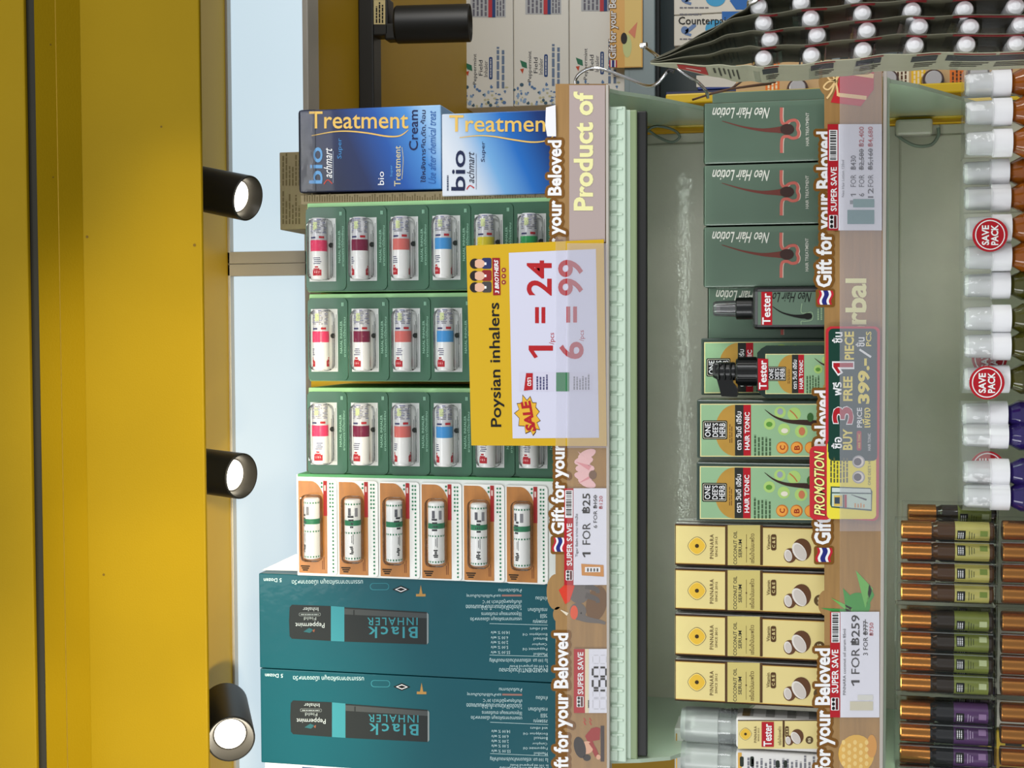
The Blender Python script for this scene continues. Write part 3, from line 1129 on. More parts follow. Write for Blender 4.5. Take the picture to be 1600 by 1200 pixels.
pr.fine(470, 959, 498, 961.5, 1, ink((150, 160, 160)), 2.4, True, 0)
pr.text('Inhaler', (473, 949, 497.5, 955), 'lf', ink((170, 180, 180)), 2)
pr.poly([(474, 987), (483, 981), (490, 984), (484, 989)], ink((40, 90, 96)), 2)
pr.poly([(487, 985), (492, 983), (491, 988)], ink((130, 80, 60)), 2)
pr.text('INHALER', (574, 965, 652.5, 977), 'lf', TB, 2, bold=.005, ls=1.25)
pr.text('Black', (575, 979, 652.5, 997), 'lf', TB, 2, bold=.012, ls=1.25)
for t_, a, c, b0, d in (('INGREDIENT/ส่วนประกอบ', 780, 856, 1043.7, 1052), ('In 100 ml prepared from/', 796, 856, 1038, 1043.5), ('ใน 100 มล. เตรียมจากส่วนประกอบสำคัญ', 765, 856, 1028, 1036),
                        ('Menthol', 834, 855, 1020, 1025), ('Peppermint Oil', 817, 855, 1011, 1016.5), ('Camphor', 831, 855, 1004, 1009), ('Borneol', 834, 855, 996, 1001),
                        ('Eucalyptus Oil', 817, 855, 988.5, 993.5), ('and others', 828, 855, 980.5, 985), ('55.00 % w/v', 767, 797, 1017, 1022), ('5.00 % w/v', 767, 794, 1009, 1014),
                        ('2.00 % w/v', 767, 794, 1001.5, 1006.5), ('6.00 % w/v', 767, 794, 994, 999), ('14.00 % w/v', 767, 796, 986, 991), ('สรรพคุณ', 833, 855, 967, 973.5),
                        ('วิธีใช้', 844, 855, 959.5, 966), ('การเก็บรักษา', 825, 855, 950, 957), ('คำเตือน', 837, 855, 932, 938.5), ('บรรเทาอาการคัดจมูก เนื่องจากหวัด', 735, 815, 963, 971),
                        ('ใช้สูดดมทางจมูก ตามต้องการ', 752, 815, 955, 963), ('โปรดปิดให้สนิทและเก็บให้พ้นแสงแดด', 728, 815, 945, 953), ('เก็บที่อุณหภูมิต่ำกว่า 30°C', 754, 815, 936, 944),
                        ('และห้ามใช้เกินวันสิ้นอายุ', 729, 782, 927.5, 934), ('ห้ามรับประทาน', 779, 815, 920, 926)):
    pr.text(t_, (a, b0, c, d), 'lf', TW, 1.5, res=1)
pr.rect(784, 929, 815, 932, ink((150, 110, 100)), 1.5)
pr.poly([(765, 1023.2), (856, 1025.6), (856, 1026.2), (765, 1023.8)], TW, 1)
pr.poly([(765, 974), (856, 976.4), (856, 977), (765, 974.6)], TW, 1)
tc = tag(b.build('inhaler_carton', None, o1), 'teal Black INHALER carton touching the orange inhaler card box', 'box', 'teal cartons')
p = at(560, 1051+75.5, YG)
c2 = copy_tree(tc, Vector((o1.x-(X[1]-X[0])-.0008, YG+.0, ZS1)))
tag(c2, 'teal Black INHALER carton at the left end, beside the tilted lamp', 'box', 'teal cartons')
c2.scale = (1, 1, .999)
wd = X[1]-X[0]
b = MB()
xx = o1.x-1.5*wd-.002
b.box(xx-.12, xx, YG+.01, YG+.12, ZS1, at(408, 1195, YG).z, ink((212, 216, 222)), .001)
for i in range(9):
    z = ZS1+.04+i*.035
    b.box(xx-.03-.03*(i % 2), xx-.004, YG+.0095, YG+.0101, z, z+.018, ink((60, 80, 120)), 0)
tag(b.build('white_carton', None, (xx-.06, YG+.01, ZS1)), 'white and blue carton barely showing left of the teal cartons', 'box')
# --- white-green inhalers on orange cards (one display box of six cards)
def inhaler(name, r, L, spans, extra):
    """pocket inhaler lying along x; spans: (length fraction, radius factor, material)"""
    b = MB()
    prof = [(0, .0005, spans[0][2]), (.0006, r*.82, spans[0][2])]
    d = .0018
    for fr, k, m in spans:
        prof.append((d, r*k, m))
        d = min(d+fr*(L-.0036), L-.0018)
        prof.append((d, r*k, m))
    m = spans[-1][2]
    prof += [(L-.0018, r*spans[-1][1], m), (L-.0005, r*.8, m), (L, .0005, m)]
    b.lathe((-L/2, 0, 0), (1, 0, 0), prof, 28)
    for (u0, u1, a0, a1, m) in extra:
        n = max(2, int((a1-a0)/12))
        for i in range(n):
            g, h = math.radians(a0+(a1-a0)*i/n), math.radians(a0+(a1-a0)*(i+1)/n)
            R = r*1.012
            b.face([(-L/2+L*u, -R*math.cos(t), R*math.sin(t)) for u, t in ((u0, g), (u1, g), (u1, h), (u0, h))], m, True)
    return b


def blister_shell(w2, h2, d, m):
    b = MB()
    b.box(-w2, w2, -d, .001, -h2, h2, m, min(h2, d)*.55, 4)
    return b


YT = 1.428
M_orange = mat('orange_card_print', (176, 114, 46), 0.4, noise=.16, nscale=22, stretch=(1, 1, 4), coat=.2)
M_shell = clear('blister_plastic', (235, 240, 240), .02, .06, .2, 90, 1.16)
M_inh_w = mat('white_inhaler_plastic', (232, 232, 228), 0.25, coat=.3)
GD = ink((40, 120, 82))
t = empty('inhaler_display_box', (0, 0, 0))
xa, xb_ = at(600, 902, YT).x, at(600, 752, YT).x
ztop = at(463, 825, YT).z
zc6 = [at(v, 830, YT).z for v in (463, 856)]
t.location = ((xa+xb_)/2, YT, ZS1)
tag(t, 'display box of six orange blister cards with white green-banded inhalers', 'inhaler display box')
b = MB()
b.box(xa-.002, xb_+.0055, YT+.004, YT+.14, ZS1, ztop+.001, ink((222, 226, 220)), .0008)
b.box(xb_+.0030, xb_+.0062, YT+.003, YT+.138, ZS1+.002, ztop-.001, ink((86, 150, 100)), .0004)
b.build('carton', t, t.location)
b = MB()
b.prism([at(x, y, YT+.02) for x, y in ((409, 891), (462, 866), (466, 866), (466, 892))], (0, .001, 0), ink((240, 240, 236)))
b.build('open_flap', t, t.location)
dz = (zc6[0]-zc6[1])/6
L0 = xb_-xa
zc = ztop-dz/2


def card_tiger():
    b = MB()
    w2, h2, r = L0/2, dz/2-.0006, .004
    pts = []
    for cx, cz, tt in ((w2-r, h2-r, 0), (-w2+r, h2-r, 90), (-w2+r, -h2+r, 180), (w2-r, -h2+r, 270)):
        for i in range(5):
            g = math.radians(tt+90*i/4)
            pts.append((cx+r*math.cos(g), 0, cz+r*math.sin(g)))
    b.prism(pts, (0, .001, 0), ink((236, 236, 230)))
    e = -.0003
    # orange field: arc towards the right end, white dotted margin below
    zb = -h2+dz*.24
    rx, zm_ = .040, h2-.36*2*h2
    org = [(-w2+.0015, e, h2-.0015), (w2-.0015, e, h2-.0015)]
    for i in range(11):
        g = i/10*math.pi/2
        org.append((w2-.0015-rx+rx*math.cos(g), e, zm_-(zm_-zb)*math.sin(g)))
    org.append((-w2+.0015, e, zb))
    b.face(org, M_orange)
    b.box(w2-.040, w2-.001, -.0005, 0, zb-.0002, zb+.004, ink((166, 46, 44)))
    b.box(w2-.012, w2-.006, -.0007, 0, zb+.001, zb+.003, ink((220, 190, 180)))

    def dot(x, z, rr=.0011):
        b.face([(x+rr*math.cos(2*math.pi*i/7), -.0006, z+rr*math.sin(2*math.pi*i/7)) for i in range(7)], GD)
    n = 24
    for i in range(n):
        x = -w2+.004+(2*w2-.008)*i/(n-1)
        dot(x, -h2+.0044)
        dot(x, -h2+.0075) if i > 16 else None
    for i in range(8):
        for k in range(6):
            x, z = w2-.0035-i*.0042, zb+.0058+k*.0040
            ux, uz = (x-(w2-.0015-rx))/rx, (zm_-z)/(zm_-zb)
            if uz <= 0 or ux*ux+uz*uz < 1.12:
                continue
            dot(x, z, .0012)
    for k in range(3):   # leaping mark at the card's left end
        b.box(-w2+.004+k*.0022, -w2+.0055+k*.0022, -.0006, 0, h2-.012-k*.0012, h2-.006+k*.0012, ink((60, 44, 26)))
    for k in range(2):
        b.box(-w2+.006+k*.0, -w2+.020-k*.004, -.0005, 0, zb+.0035+k*.0018, zb+.0043+k*.0018, ink((120, 70, 40)))
    return b


def tiger_inh(seed):
    rd = random.Random(seed)
    r, L = .0090, .0685
    ex = []
    for u in (.05, .46, .92):
        for a in range(-90, 91, 20):
            ex.append((u-.013, u+.013, a-5, a+5, GD))
    a0 = rd.choice((-60, -25, 10, 30))
    for k in range(4):
        ex.append((.54+.055*k, .57+.055*k, a0+rd.randint(-6, 6), a0+rd.randint(24, 46), ink((54, 54, 58))))
    for k in range(5):      # leaping cat mark
        ex.append((.12+.026*k, .14+.026*k, a0+4+rd.randint(-6, 6), a0+rd.randint(18, 32), BLACK))
    ex += [(.28, .44, a0+2, a0+6, ink((60, 60, 66))), (.30, .42, a0+12, a0+16, ink((60, 60, 66))), (.72, .86, a0-30, a0-8, ink((130, 130, 134))),
           (.74, .86, a0+20, a0+40, ink((90, 90, 96)))]
    return inhaler('inhaler', r, L, [(.58, 1, M_inh_w), (.09, 1.01, GD), (.33, .98, M_inh_w)], ex), r, L


for i in range(6):
    cz = zc-dz*i
    if i == 0:
        cardo = card_tiger().build('blister_card', t)
    else:
        cardo = bpy.data.objects.new('blister_card', cardo.data)
        COL.objects.link(cardo)
        cardo.parent = t
    cardo.location = Vector(((xa+xb_)/2-.001*i*.4, YT+.002, cz))-t.location
    ib, r, L = tiger_inh(i)
    io = ib.build('inhaler', cardo)
    io.location = (0, -r*.75, .0035)
    if i == 0:
        so = blister_shell(L/2+.003, r+.0028, r*1.95, M_shell).build('clear_blister', cardo)
    else:
        so = bpy.data.objects.new('clear_blister', so.data)
        COL.objects.link(so)
        so.parent = cardo
    so.location = (0, 0, .0035)

# --- green packs of six blisters
M_pg = mat('green_card_print', (30, 84, 56), 0.42, noise=.12, nscale=16, coat=.25)
M_pg2 = mat('pale_green_card_edge', (150, 200, 140), 0.5)
M_ins = mat('silver_insert_print', (196, 200, 196), 0.3, noise=.06, nscale=60)
BANDS = [(222, 52, 96), (118, 14, 56), (208, 106, 98), (66, 146, 206), (216, 200, 40), (44, 160, 88)]
LG = ink((150, 196, 170))


def card_poysian(w2, h2):
    b = MB()
    r = .006
    pts = []
    for cx, cz, tt in ((w2-r, h2-r, 0), (-w2+r, h2-r, 90), (-w2+r, -h2+r, 180), (w2-r, -h2+r, 270)):
        for i in range(5):
            g = math.radians(tt+90*i/4)
            pts.append((cx+r*math.cos(g), 0, cz+r*math.sin(g)))
    b.prism(pts, (0, .0015, 0), M_pg)
    zt, zb = h2-.004, -h2+.0115
    b.box(-w2+.010, w2-.012, -.0004, 0, zb, zt, M_ins)
    for k in range(4):
        b.box(-w2+.014, w2-.018-.004*k, -.0006, 0, zb+.0012+k*.0016, zb+.0018+k*.0016, ink((110, 116, 114)))
    b.lathe((.004, 0, zb+.0055), (0, -1, 0), [(0, .0028, ink((40, 44, 42))), (.0007, .0028, ink((40, 44, 42))), (.0007, .0001, ink((40, 44, 42)))], 14)
    vs, fs = text_geo('NASAL INHALER', .01, 0, 1)
    x1 = max(v[0] for v in vs)
    b.raw([(-w2+.030+.036*x/x1, -.0005, -h2+.0062+y*.0036) for x, y in vs], fs, LG)
    vs, fs = text_geo('ยาดมตราโป๊ยเซียน', 0, 0, 1)
    x1 = max(v[0] for v in vs)
    b.raw([(-w2+.026+.044*x/x1, -.0005, -h2+.0022+y*.0032) for x, y in vs], fs, LG)
    b.box(w2-.009, w2-.005, -.0005, 0, -h2+.006, -h2+.0068, LG)
    b.box(w2-.009, w2-.005, -.0005, 0, -h2+.0045, -h2+.0053, LG)
    return b


PCARD, PSHELL, PINH = {}, None, {}


def poysian_inh(col, rd):
    r, L = .0090, .0690
    bm_ = ink(col, .3)
    mc = mat('pearl_cap_plastic', (206, 206, 208), .25, coat=.4)
    a0 = rd.choice((-50, -30, -5, 15, 30))
    ex = []
    NV, GRY = ink((50, 50, 96)), ink((120, 120, 128))
    for k in range(4):
        ex.append((.26+k*.03, .273+k*.03, a0+rd.randint(-8, 4), a0+rd.randint(34, 56), NV))
    for da in (0, 150, -150):
        ex += [(.075, .17, a0+da-6, a0+da+58, RED), (.17, .19, a0+da+8, a0+da+50, RED), (.20, .225, a0+da+16, a0+da+40, RED), (.115, .145, a0+da+10, a0+da+42, ink((240, 200, 196)))]
    for k in range(9):
        u = .75+k*.026
        for q in range(3):
            g = -80+q*52+rd.randint(-8, 8)
            ex.append((u, u+.012, g, g+rd.randint(22, 42), GRY if (k+q) % 3 else ink((96, 100, 140))))
    ex += [(.80, .92, -8, 22, ink((196, 206, 150))), (.665, .70, -60, -20, RED), (.665, .69, 5, 50, NV)]
    return inhaler('inhaler', r, L, [(.46, 1, M_inh_w), (.185, 1.015, bm_), (.355, .95, mc)], ex), r, L


def poysian_pack(px_top, py0, py1, label, px_cells, seed):
    global PSHELL
    rd = random.Random(seed)
    Y = YG
    xa, xb = at(600, py1, Y).x, at(600, py0, Y).x
    zt = at(px_top, (py0+py1)/2, Y).z
    zs_ = at(px_cells[0], (py0+py1)/2, Y).z
    dz = (zs_-at(px_cells[1], (py0+py1)/2, Y).z)/5
    t = empty('inhaler_display_box', ((xa+xb)/2, Y, ZS1))
    tag(t, label, 'inhaler display box', 'green inhaler packs')
    b = MB()
    b.box(xa, xb+.004, Y+.003, Y+.13, ZS1, zt, M_pg2, .001)
    b.box(xa+.0005, xb-.0005, Y+.001, Y+.004, ZS1, zt-.0015, M_pg, .0005)
    for k in range(40):       # serrated tear edge along the top
        x = xa+.002+(xb-xa-.004)*k/40
        b.box(x, x+.0011, Y+.001, Y+.0035, zt-.002, zt+.0008, M_pg, 0)
    b.build('carton', t, t.location)
    w2, h2 = (xb-xa)/2-.0015, dz/2-.0004
    for i in range(6):
        cz = zs_-dz*(i+.5)
        k = 'c'
        if k not in PCARD:
            co = card_poysian(w2, h2).build('blister_card', t)
            PCARD[k] = co.data
        else:
            co = bpy.data.objects.new('blister_card', PCARD[k])
            COL.objects.link(co)
            co.parent = t
        co.location = Vector(((xa+xb)/2, Y-.0008, cz))-t.location
        ib, r, L = poysian_inh(BANDS[i], rd)
        io = ib.build('inhaler', co)
        io.location = (-.0005, -r*.78, .0055)
        if PSHELL is None:
            so = blister_shell(w2-.012, h2-.0092, r*1.95, M_shell).build('clear_blister', co)
            PSHELL = so.data
        else:
            so = bpy.data.objects.new('clear_blister', PSHELL)
            COL.objects.link(so)
            so.parent = co
        so.location = (-.001, 0, .0038)
    return t


poysian_pack(479, 320, 455, 'green six-blister inhaler pack beside the blue cream boxes', (478, 803), 3)
poysian_pack(482, 464, 596, 'green six-blister inhaler pack in the middle, mostly behind the yellow sign', (481, 806), 5)
poysian_pack(481, 612, 742, 'green six-blister inhaler pack beside the orange card box', (480, 805), 8)
# yellow board edge seen between two packs
b = MB()
X3 = bx(b, 486, 900, 585, 622, YG+.14, .01, M_yellow2, .0005, ZS1)
tag(b.build('yellow_divider', None, ((X3[0]+X3[1])/2, YG+.14, ZS1)), 'yellow board edge showing between two green inhaler packs', 'divider board')

# --- brown carton behind, with printed lines
M_kraft = mat('kraft_board', (142, 128, 94), 0.7, noise=.08, nscale=30)
b = MB()
YK = YG+.136
X3 = bx(b, 437, 900, 233, 356, YK, .08, M_kraft, .001, ZS1)
pr = Print(b, YK)
KI = ink((106, 94, 64), .7)
pr.fine(440, 238, 470, 290, 6, KI, 1, rag=.5)
pr.fine(440, 296, 470, 350, 6, KI, 1, rag=.5)
pr.fine(482, 238, 860, 352, 90, KI, 1, rag=.4)
tag(b.build('kraft_carton', None, ((X3[0]+X3[1])/2, YK, ZS1)), 'brown printed kraft carton behind the blue cream box and first green pack', 'box')
b = MB()
X4 = bx(b, 470, 900, 300.5, 316, YG+.004, .06, M_kraft, .0006, ZS1)
Print(b, YG+.004).fine(474, 301.5, 850, 315, 96, KI, 1, rag=.5)
tag(b.build('kraft_carton', None, ((X4[0]+X4[1])/2, YG+.004, ZS1)), 'narrow brown kraft carton squeezed between blue boxes and green pack', 'box')
# --- blue treatment cream boxes
zA0, zA1 = at(688, 233, YG).z, at(468, 233, YG).z
GA = ramp('blue_cream_artwork', [(0, (150, 190, 226)), (.14, (70, 136, 204)), (.36, (22, 80, 160)), (.62, (8, 32, 80)), (1, (5, 12, 32))], 0, zA1-zA0, .3, .2)
GB = ramp('pale_blue_cream_artwork', [(0, (10, 26, 62)), (.18, (16, 50, 110)), (.45, (30, 104, 184)), (.68, (110, 164, 212)), (.86, (196, 208, 222)), (1, (214, 220, 228))], .02, zA1-zA0, .3, .2)
M_sideb = mat('dark_blue_board', (30, 44, 74), .3, coat=.4)
M_wrap = clear('shrink_wrap', (235, 240, 245), .0, .08, .4, 40, 1.12)


def cream_box(px0, px1, py0, py1, G, zb, zt, name, label):
    b = MB()
    x0, x1 = at((px0+px1)/2, py1, YG).x, at((px0+px1)/2, py0, YG).x
    b.box(x0, x1, YG, YG+.07, zb, zt, G, .0012)
    return b, x0, x1


CBW = None
zmid = at(689.5, 235, YG).z
b, x0, x1 = cream_box(690, 900, 174, 304, GB, ZS1, zmid-.0006, '', '')
pr = Print(b, YG)
PK3 = ink((236, 196, 160), .3)
pr.text('Treatment', (702, 180, 867, 206), 'rt', GOLDINK, 2, bold=.008, res=3, full='Treatment')
pr.stroke([(718, 215), (745, 212), (770, 213), (800, 218), (830, 222), (852, 220), (866, 212)], [1, 1.6, 2, 2.4, 2.4, 1.8, 1], GOLDINK, 2)
pr.text('bio', (705, 235, 727, 298), 'up', ink((26, 36, 70)), 2, bold=.012, res=3)
pr.text('achmart', (729.5, 237, 741, 286), 'up', ink((40, 40, 56)), 2, shear=.35)
pr.stroke([(729, 296), (734, 290), (741, 294)], 1.6, ink((190, 50, 50)), 2)
pr.rect(743.5, 240, 744.3, 296, ink((120, 124, 140)), 2)
pr.text('Super', (751.5, 221, 759, 253), 'up', NAVY, 2)
pr.fine(697, 274, 702, 298, 1, ink((80, 90, 110)), 2, rag=0)
lo = Vector(((x0+x1)/2, YG, ZS1))
tag(b.build('cream_box', None, lo), 'pale-topped blue Treatment cream box, lower of the two stacked', 'box', 'blue cream boxes')
b, x0, x1 = cream_box(468, 688, 168, 298, GA, zmid+.0002, zA1, '', '')
pr = Print(b, YG)
pr.text('Treatment', (483, 174, 638, 201), 'rt', GOLDINK, 2, bold=.008, res=3)
pr.stroke([(487, 212), (520, 206), (545, 205), (575, 208), (605, 213), (625, 212), (638, 203)], [1, 1.6, 2, 2.2, 2.4, 2, 1], GOLDINK, 2)
pr.text('bio', (483, 230, 504, 287), 'up', ink((104, 158, 206)), 2, bold=.012, res=3)
pr.text('achmart', (506, 231, 519, 278), 'up', WHITE, 2, shear=.35)
pr.stroke([(506, 288), (512, 281), (519, 287)], 1.6, ink((190, 70, 60)), 2)
pr.rect(520.2, 236, 521, 286, ink((150, 160, 180)), 2)
pr.text('Super', (527, 216, 535.5, 248), 'up', ink((70, 140, 200)), 2)
pr.text('bio', (590.5, 268, 600, 289), 'up', WHITE, 2)
pr.text('Super', (609.5, 258, 614, 276), 'up', ink((90, 160, 220)), 2)
pr.text('Treatment', (616, 228, 626, 291), 'up', ink((206, 196, 150)), 2, bold=.005)
pr.stroke([(628, 280), (630, 250), (628, 230)], .8, ink((206, 196, 150)), 2)
pr.text('Cream', (639, 172, 653, 235), 'up', NAVY, 2, bold=.008, res=3)
pr.text('ใช้หลังการยืด,ดัด,ย้อม', (657, 172, 666, 285), 'up', NAVY, 2, bold=.01)
pr.text('Use after chemical treat', (669, 173, 681, 287), 'up', ink((40, 90, 160)), 2, shear=.3)
lo2 = Vector(((x0+x1)/2, YG, zmid+.0002))
ub = tag(b.build('cream_box', None, lo2), 'dark blue Treatment Cream box, upper of the two stacked', 'box', 'blue cream boxes')
b = MB()
b.box(x0-.0008, x1+.0008, YG-.0016, YG+.0715, zA1-.020, zA1+.0015, clear('crinkled_wrap', (235, 240, 245), .02, .1, .3, 45, 1.25), .004, 3)
b.build('shrink_wrap', ub, lo2)

# ================================================================== goods on the middle shelf
# --- green hair lotion boxes
M_neo = mat('green_lotion_board', (94, 117, 98), 0.35, coat=.3, bump=.06, bscale=30, noise=.06, nscale=10)
YN = 1.437
b = MB()
X = bx(b, 1101, 1350, 157, 252.5, YN, .075, M_neo, .001, ZS2)
lo = Vector(((X[0]+X[1])/2, YN, ZS2))
pr = Print(b, YN)
HP, HW, HB = ink((206, 112, 100)), ink((226, 214, 196)), ink((72, 52, 48))
pr.text('Neo Hair Lotion', (1113, 168, 1203, 185), 'lf', ink((238, 238, 226)), 2, bold=.012, shear=.45, res=3)
loop = [(1221, 168), (1221, 188), (1226, 194), (1234, 189), (1243, 188), (1247, 194), (1246, 201), (1248, 207), (1246, 214), (1238, 216), (1230, 213), (1222, 217), (1221, 239)]
pr.stroke([(x+2.6, y+(1.6 if 190 < y < 200 else 0)) for x, y in loop], 2.2, HW, 1.2)
pr.stroke(loop, 4.6, HP, 1.8)
pr.stroke([(1128, 189), (1160, 198), (1190, 203), (1215, 203), (1226, 202)], [.8, 2.4, 4.5, 9, 14], ink((120, 66, 58)), 1.5)
pr.disc(1230, 202, 11, 8.5, HB, 2.2)
pr.text('HAIR TREATMENT', (1259, 176, 1264, 228), 'up', ink((226, 226, 214)), 2, bold=.01)
nb = tag(b.build('hair_lotion_box', None, lo), 'green hair lotion box nearest the hanging cards, first of three', 'box', 'green hair lotion boxes')
wn = X[1]-X[0]
b = MB()
b.box(X[0]-.0006, X[1]+.0006, YN-.0012, YN+.0762, ZS2, X[3]+.0012, M_wrap, .003, 2)
b.build('shrink_wrap', nb, lo)
for k, lb in ((1, 'green hair lotion box in the middle of the three'), (2, 'green hair lotion box beside the black tester bottle, third of three')):
    c = copy_tree(nb, lo+Vector((-k*(wn+.0016), 0, 0)))
    tag(c, lb, 'box', 'green hair lotion boxes')
    c.rotation_euler.z = (0, .012, -.01)[k]
# plain-backed ones behind
b = MB()
X2 = bx(b, 1113, 1350, 140, 236, YN+.078, .07, M_neo, .001, ZS2)
tag(b.build('hair_lotion_box', None, ((X2[0]+X2[1])/2, YN+.078, ZS2)), 'dark green lotion box edge showing behind the first lotion box', 'box')
YN2 = YN+.06
c = copy_tree(nb, None)
p = at(1200, 488, YN2)
c.location = (p.x-.002, YN2, ZS2)
tag(c, 'wrapped green hair lotion box standing behind the black tester spray bottle', 'box', 'green hair lotion boxes')

# --- herb hair tonic cartons
M_hgreen = mat('light_green_tonic_board', (146, 184, 140), 0.35, coat=.5, noise=.05, nscale=18)
M_hdark = mat('dark_green_tonic_board', (44, 62, 52), 0.32, coat=.4)
M_gold = mat('gold_foil', (206, 160, 74), 0.32, metal=.55, noise=.1, nscale=25)
CR = ink((232, 222, 160))


def tonic_art(pr, ox, oy, k=1.0, full=True):
    """hair tonic label; ox, oy: top corner of the label in the picture, k: size"""
    def T(x, y):
        return (ox+(x-1094)*k, oy+(y-631)*k)

    def R(a, b0, c, d, m, L):
        pr.poly([T(a, b0), T(c, b0), T(c, d), T(a, d)], m, L)

    def TX(t_, a, b0, c, d, m, L=3, **kw):
        q = T(a, b0)+T(c, d)
        pr.text(t_, q, 'up', m, L, **kw)
    R(1094, 631, 1345, 713.5, CR, .5)
    R(1095.5, 632.5, 1344, 712, M_hgreen, 1)
    pts = [T(1148.3+31*math.cos(math.radians(g)), 672.5+40*math.sin(math.radians(g))) for g in range(90, 271, 10)]
    pr.poly(pts, M_gold, 1.6)
    pr.rrect(*(T(1097.5, 657)+T(1136.5, 686.5)), 2.5*k, BLACK, 2)
    pr.rrect(*(T(1099, 658.5)+T(1135, 685)), 2*k, ink((210, 206, 180)), 2.4)
    pr.rrect(*(T(1099.8, 659.3)+T(1134.2, 684.2)), 1.8*k, BLACK, 2.8)
    for t_, x in (('ONE', 1101.5), ("DEE'S", 1113), ('HERB', 1124)):
        TX(t_, x, 661, x+9, 682.5, WHITE, 3.4, bold=.01)
    R(1148.5, 632.5, 1161.7, 712, ink((44, 46, 42)), 1.8)
    R(1161.7, 632.5, 1173.3, 712, RED, 1.8)
    TX('ตรา วันดี เฮิร์บ', 1149.8, 643, 1158.5, 703, WHITE, 3, bold=.015)
    TX('HAIR TONIC', 1163.7, 644, 1171.3, 703, WHITE, 3, bold=.02)
    pr.fine(*(T(1139, 656)+T(1145, 692)), 2, ink((120, 84, 40)), 2.2)
    DKG = ink((70, 96, 66))
    pr.fine(*(T(1177, 674)+T(1206, 712)), 5, DKG, 2)
    if not full:
        return
    PG = ink((170, 204, 116))
    for cx, cy, r in ((1202.5, 662.5, 9), (1219, 644, 9), (1241, 647, 10.5), (1225, 671, 9.5), (1252, 674, 10)):
        pr.disc(*T(cx, cy), r*k, r*k, PG, 1.5, 18)
    pr.disc(*T(1219, 643), 4.5*k, 5*k, ink((150, 160, 170)), 2)
    pr.disc(*T(1202, 663), 5*k, 4*k, ink((92, 146, 60)), 2)
    pr.disc(*T(1226, 673), 5.5*k, 4*k, ink((226, 220, 200)), 2.6)
    pr.disc(*T(1253, 674), 5*k, 6.5*k, ink((196, 120, 84)), 2)
    pr.stroke([T(1234, 641), T(1241, 647), T(1246, 654)], 2*k, ink((186, 120, 70)), 2)
    pr.stroke([T(1195, 640), T(1210, 651), T(1230, 658), T(1256, 660), T(1290, 662)], [.6*k, 2.6*k, 5*k, 8*k, 10*k], ink((58, 40, 34)), 2.2)
    pr.disc(*T(1266, 652), 5*k, 7*k, ink((60, 100, 52)), 2.8)
    for cx, t_ in ((1222.5, 'C'), (1245, 'B'), (1267, '')):
        pr.disc(*T(cx, 699.5), 9.6*k, 9.6*k, ink((196, 112, 40)), 1.6, 20)
        pr.disc(*T(cx-.6, 699.5), 8*k, 8*k, ink((232, 160, 70)), 2, 20)
        if t_:
            TX(t_, cx-4, 696, cx+4.5, 703, ink((150, 40, 24)), 2.6, bold=.02)


YH = 1.43
b = MB()
X = bx(b, 1089, 1350, 625.5, 718, YH, .05, M_hdark, .0012, ZS2)
lo = Vector(((X[0]+X[1])/2, YH, ZS2))
pr = Print(b, YH)
tonic_art(pr, 1094, 631)
hb = tag(b.build('hair_tonic_box', None, lo), 'pale green hair tonic box with gold half circle, right one beside the tester', 'box', 'hair tonic boxes')
wh = X[1]-X[0]
c = copy_tree(hb, Vector((at(1180, 769.5, YH-.004).x, YH-.004, ZS2)))
tag(c, 'pale green hair tonic box next to the first cream coconut serum box', 'box', 'hair tonic boxes')
c = copy_tree(hb, Vector((at(1180, 573, YH+.055).x, YH+.055, ZS2)))
tag(c, 'pale green hair tonic box half hidden behind the pump tester bottle', 'box', 'hair tonic boxes')

# --- black lotion tester spray bottle
YB1 = 1.430
t = empty('spray_bottle', (at(1250, 481, YB1).x, YB1+.02, ZS2))
tag(t, 'black square Tester spray bottle with clear overcap and green label', 'spray bottle')
xa, xb = at(1235, 514.5, YB1).x, at(1235, 447.5, YB1).x
xm = (xa+xb)/2
zt = at(1176, 480, YB1).z
b = MB()
b.box(xa, xb, YB1, YB1+.036, ZS2, zt, M_blackp, .005, 3)
yc = YB1+.018
b.lathe((xm, yc, zt-.002), (0, 0, 1), [(0, .013, M_blackp), (.004, .011, M_blackp), (.006, .0105, M_blackp)], 24)
b.build('bottle_body', t, t.location)
z2, z3, z4 = at(1175, 480, yc).z, at(1150, 480, yc).z, at(1113.5, 480, yc).z
b = MB()
prof = [(0, .0115, M_blackp), (z3-z2-.001, .0115, M_blackp), (z3-z2, .0105, M_blackp), (z3-z2+.0002, .005, M_blackp), (z4-z2-.008, .005, ink((96, 92, 92))), (z4-z2-.004, .0045, ink((96, 92, 92))),
        (z4-z2-.0035, .0001, ink((96, 92, 92)))]
b.lathe((xm, yc, z2), (0, 0, 1), prof, 28)
b.build('pump_collar', t, t.location)
b = MB()
MC = clear('smoky_clear_plastic', (150, 150, 152), .28, .08)
b.lathe((xm, yc, z3), (0, 0, 1), [(0, .0086, MC), (z4-z3-.003, .0080, MC), (z4-z3-.001, .0068, MC), (z4-z3, .0001, MC)], 28)
b.build('overcap', t, t.location)
b = MB()
pr = Print(b, YB1-.0003)
pr.rect(1184, 456, 1345, 507.5, M_neo, 0)
pr.rect(1189.5, 456, 1206.5, 508, RED, 1)
pr.text('Tester', (1191, 458, 1204, 507), 'up', WHITE, 2, bold=.02, res=3)
pr.text('Neo Hair Lo', (1207, 457, 1268, 472), 'lf', BLACK, 1.5, shear=.45)
pr.stroke([(1207, 479), (1221, 488), (1238, 493), (1252, 494.5), (1262, 494)], [.8, 2, 3.2, 6, 8], ink((26, 26, 24)), 1.5)
pr.disc(1262, 494, 7, 5, ink((26, 26, 24)), 1.8)
LG2 = ink((150, 176, 140))
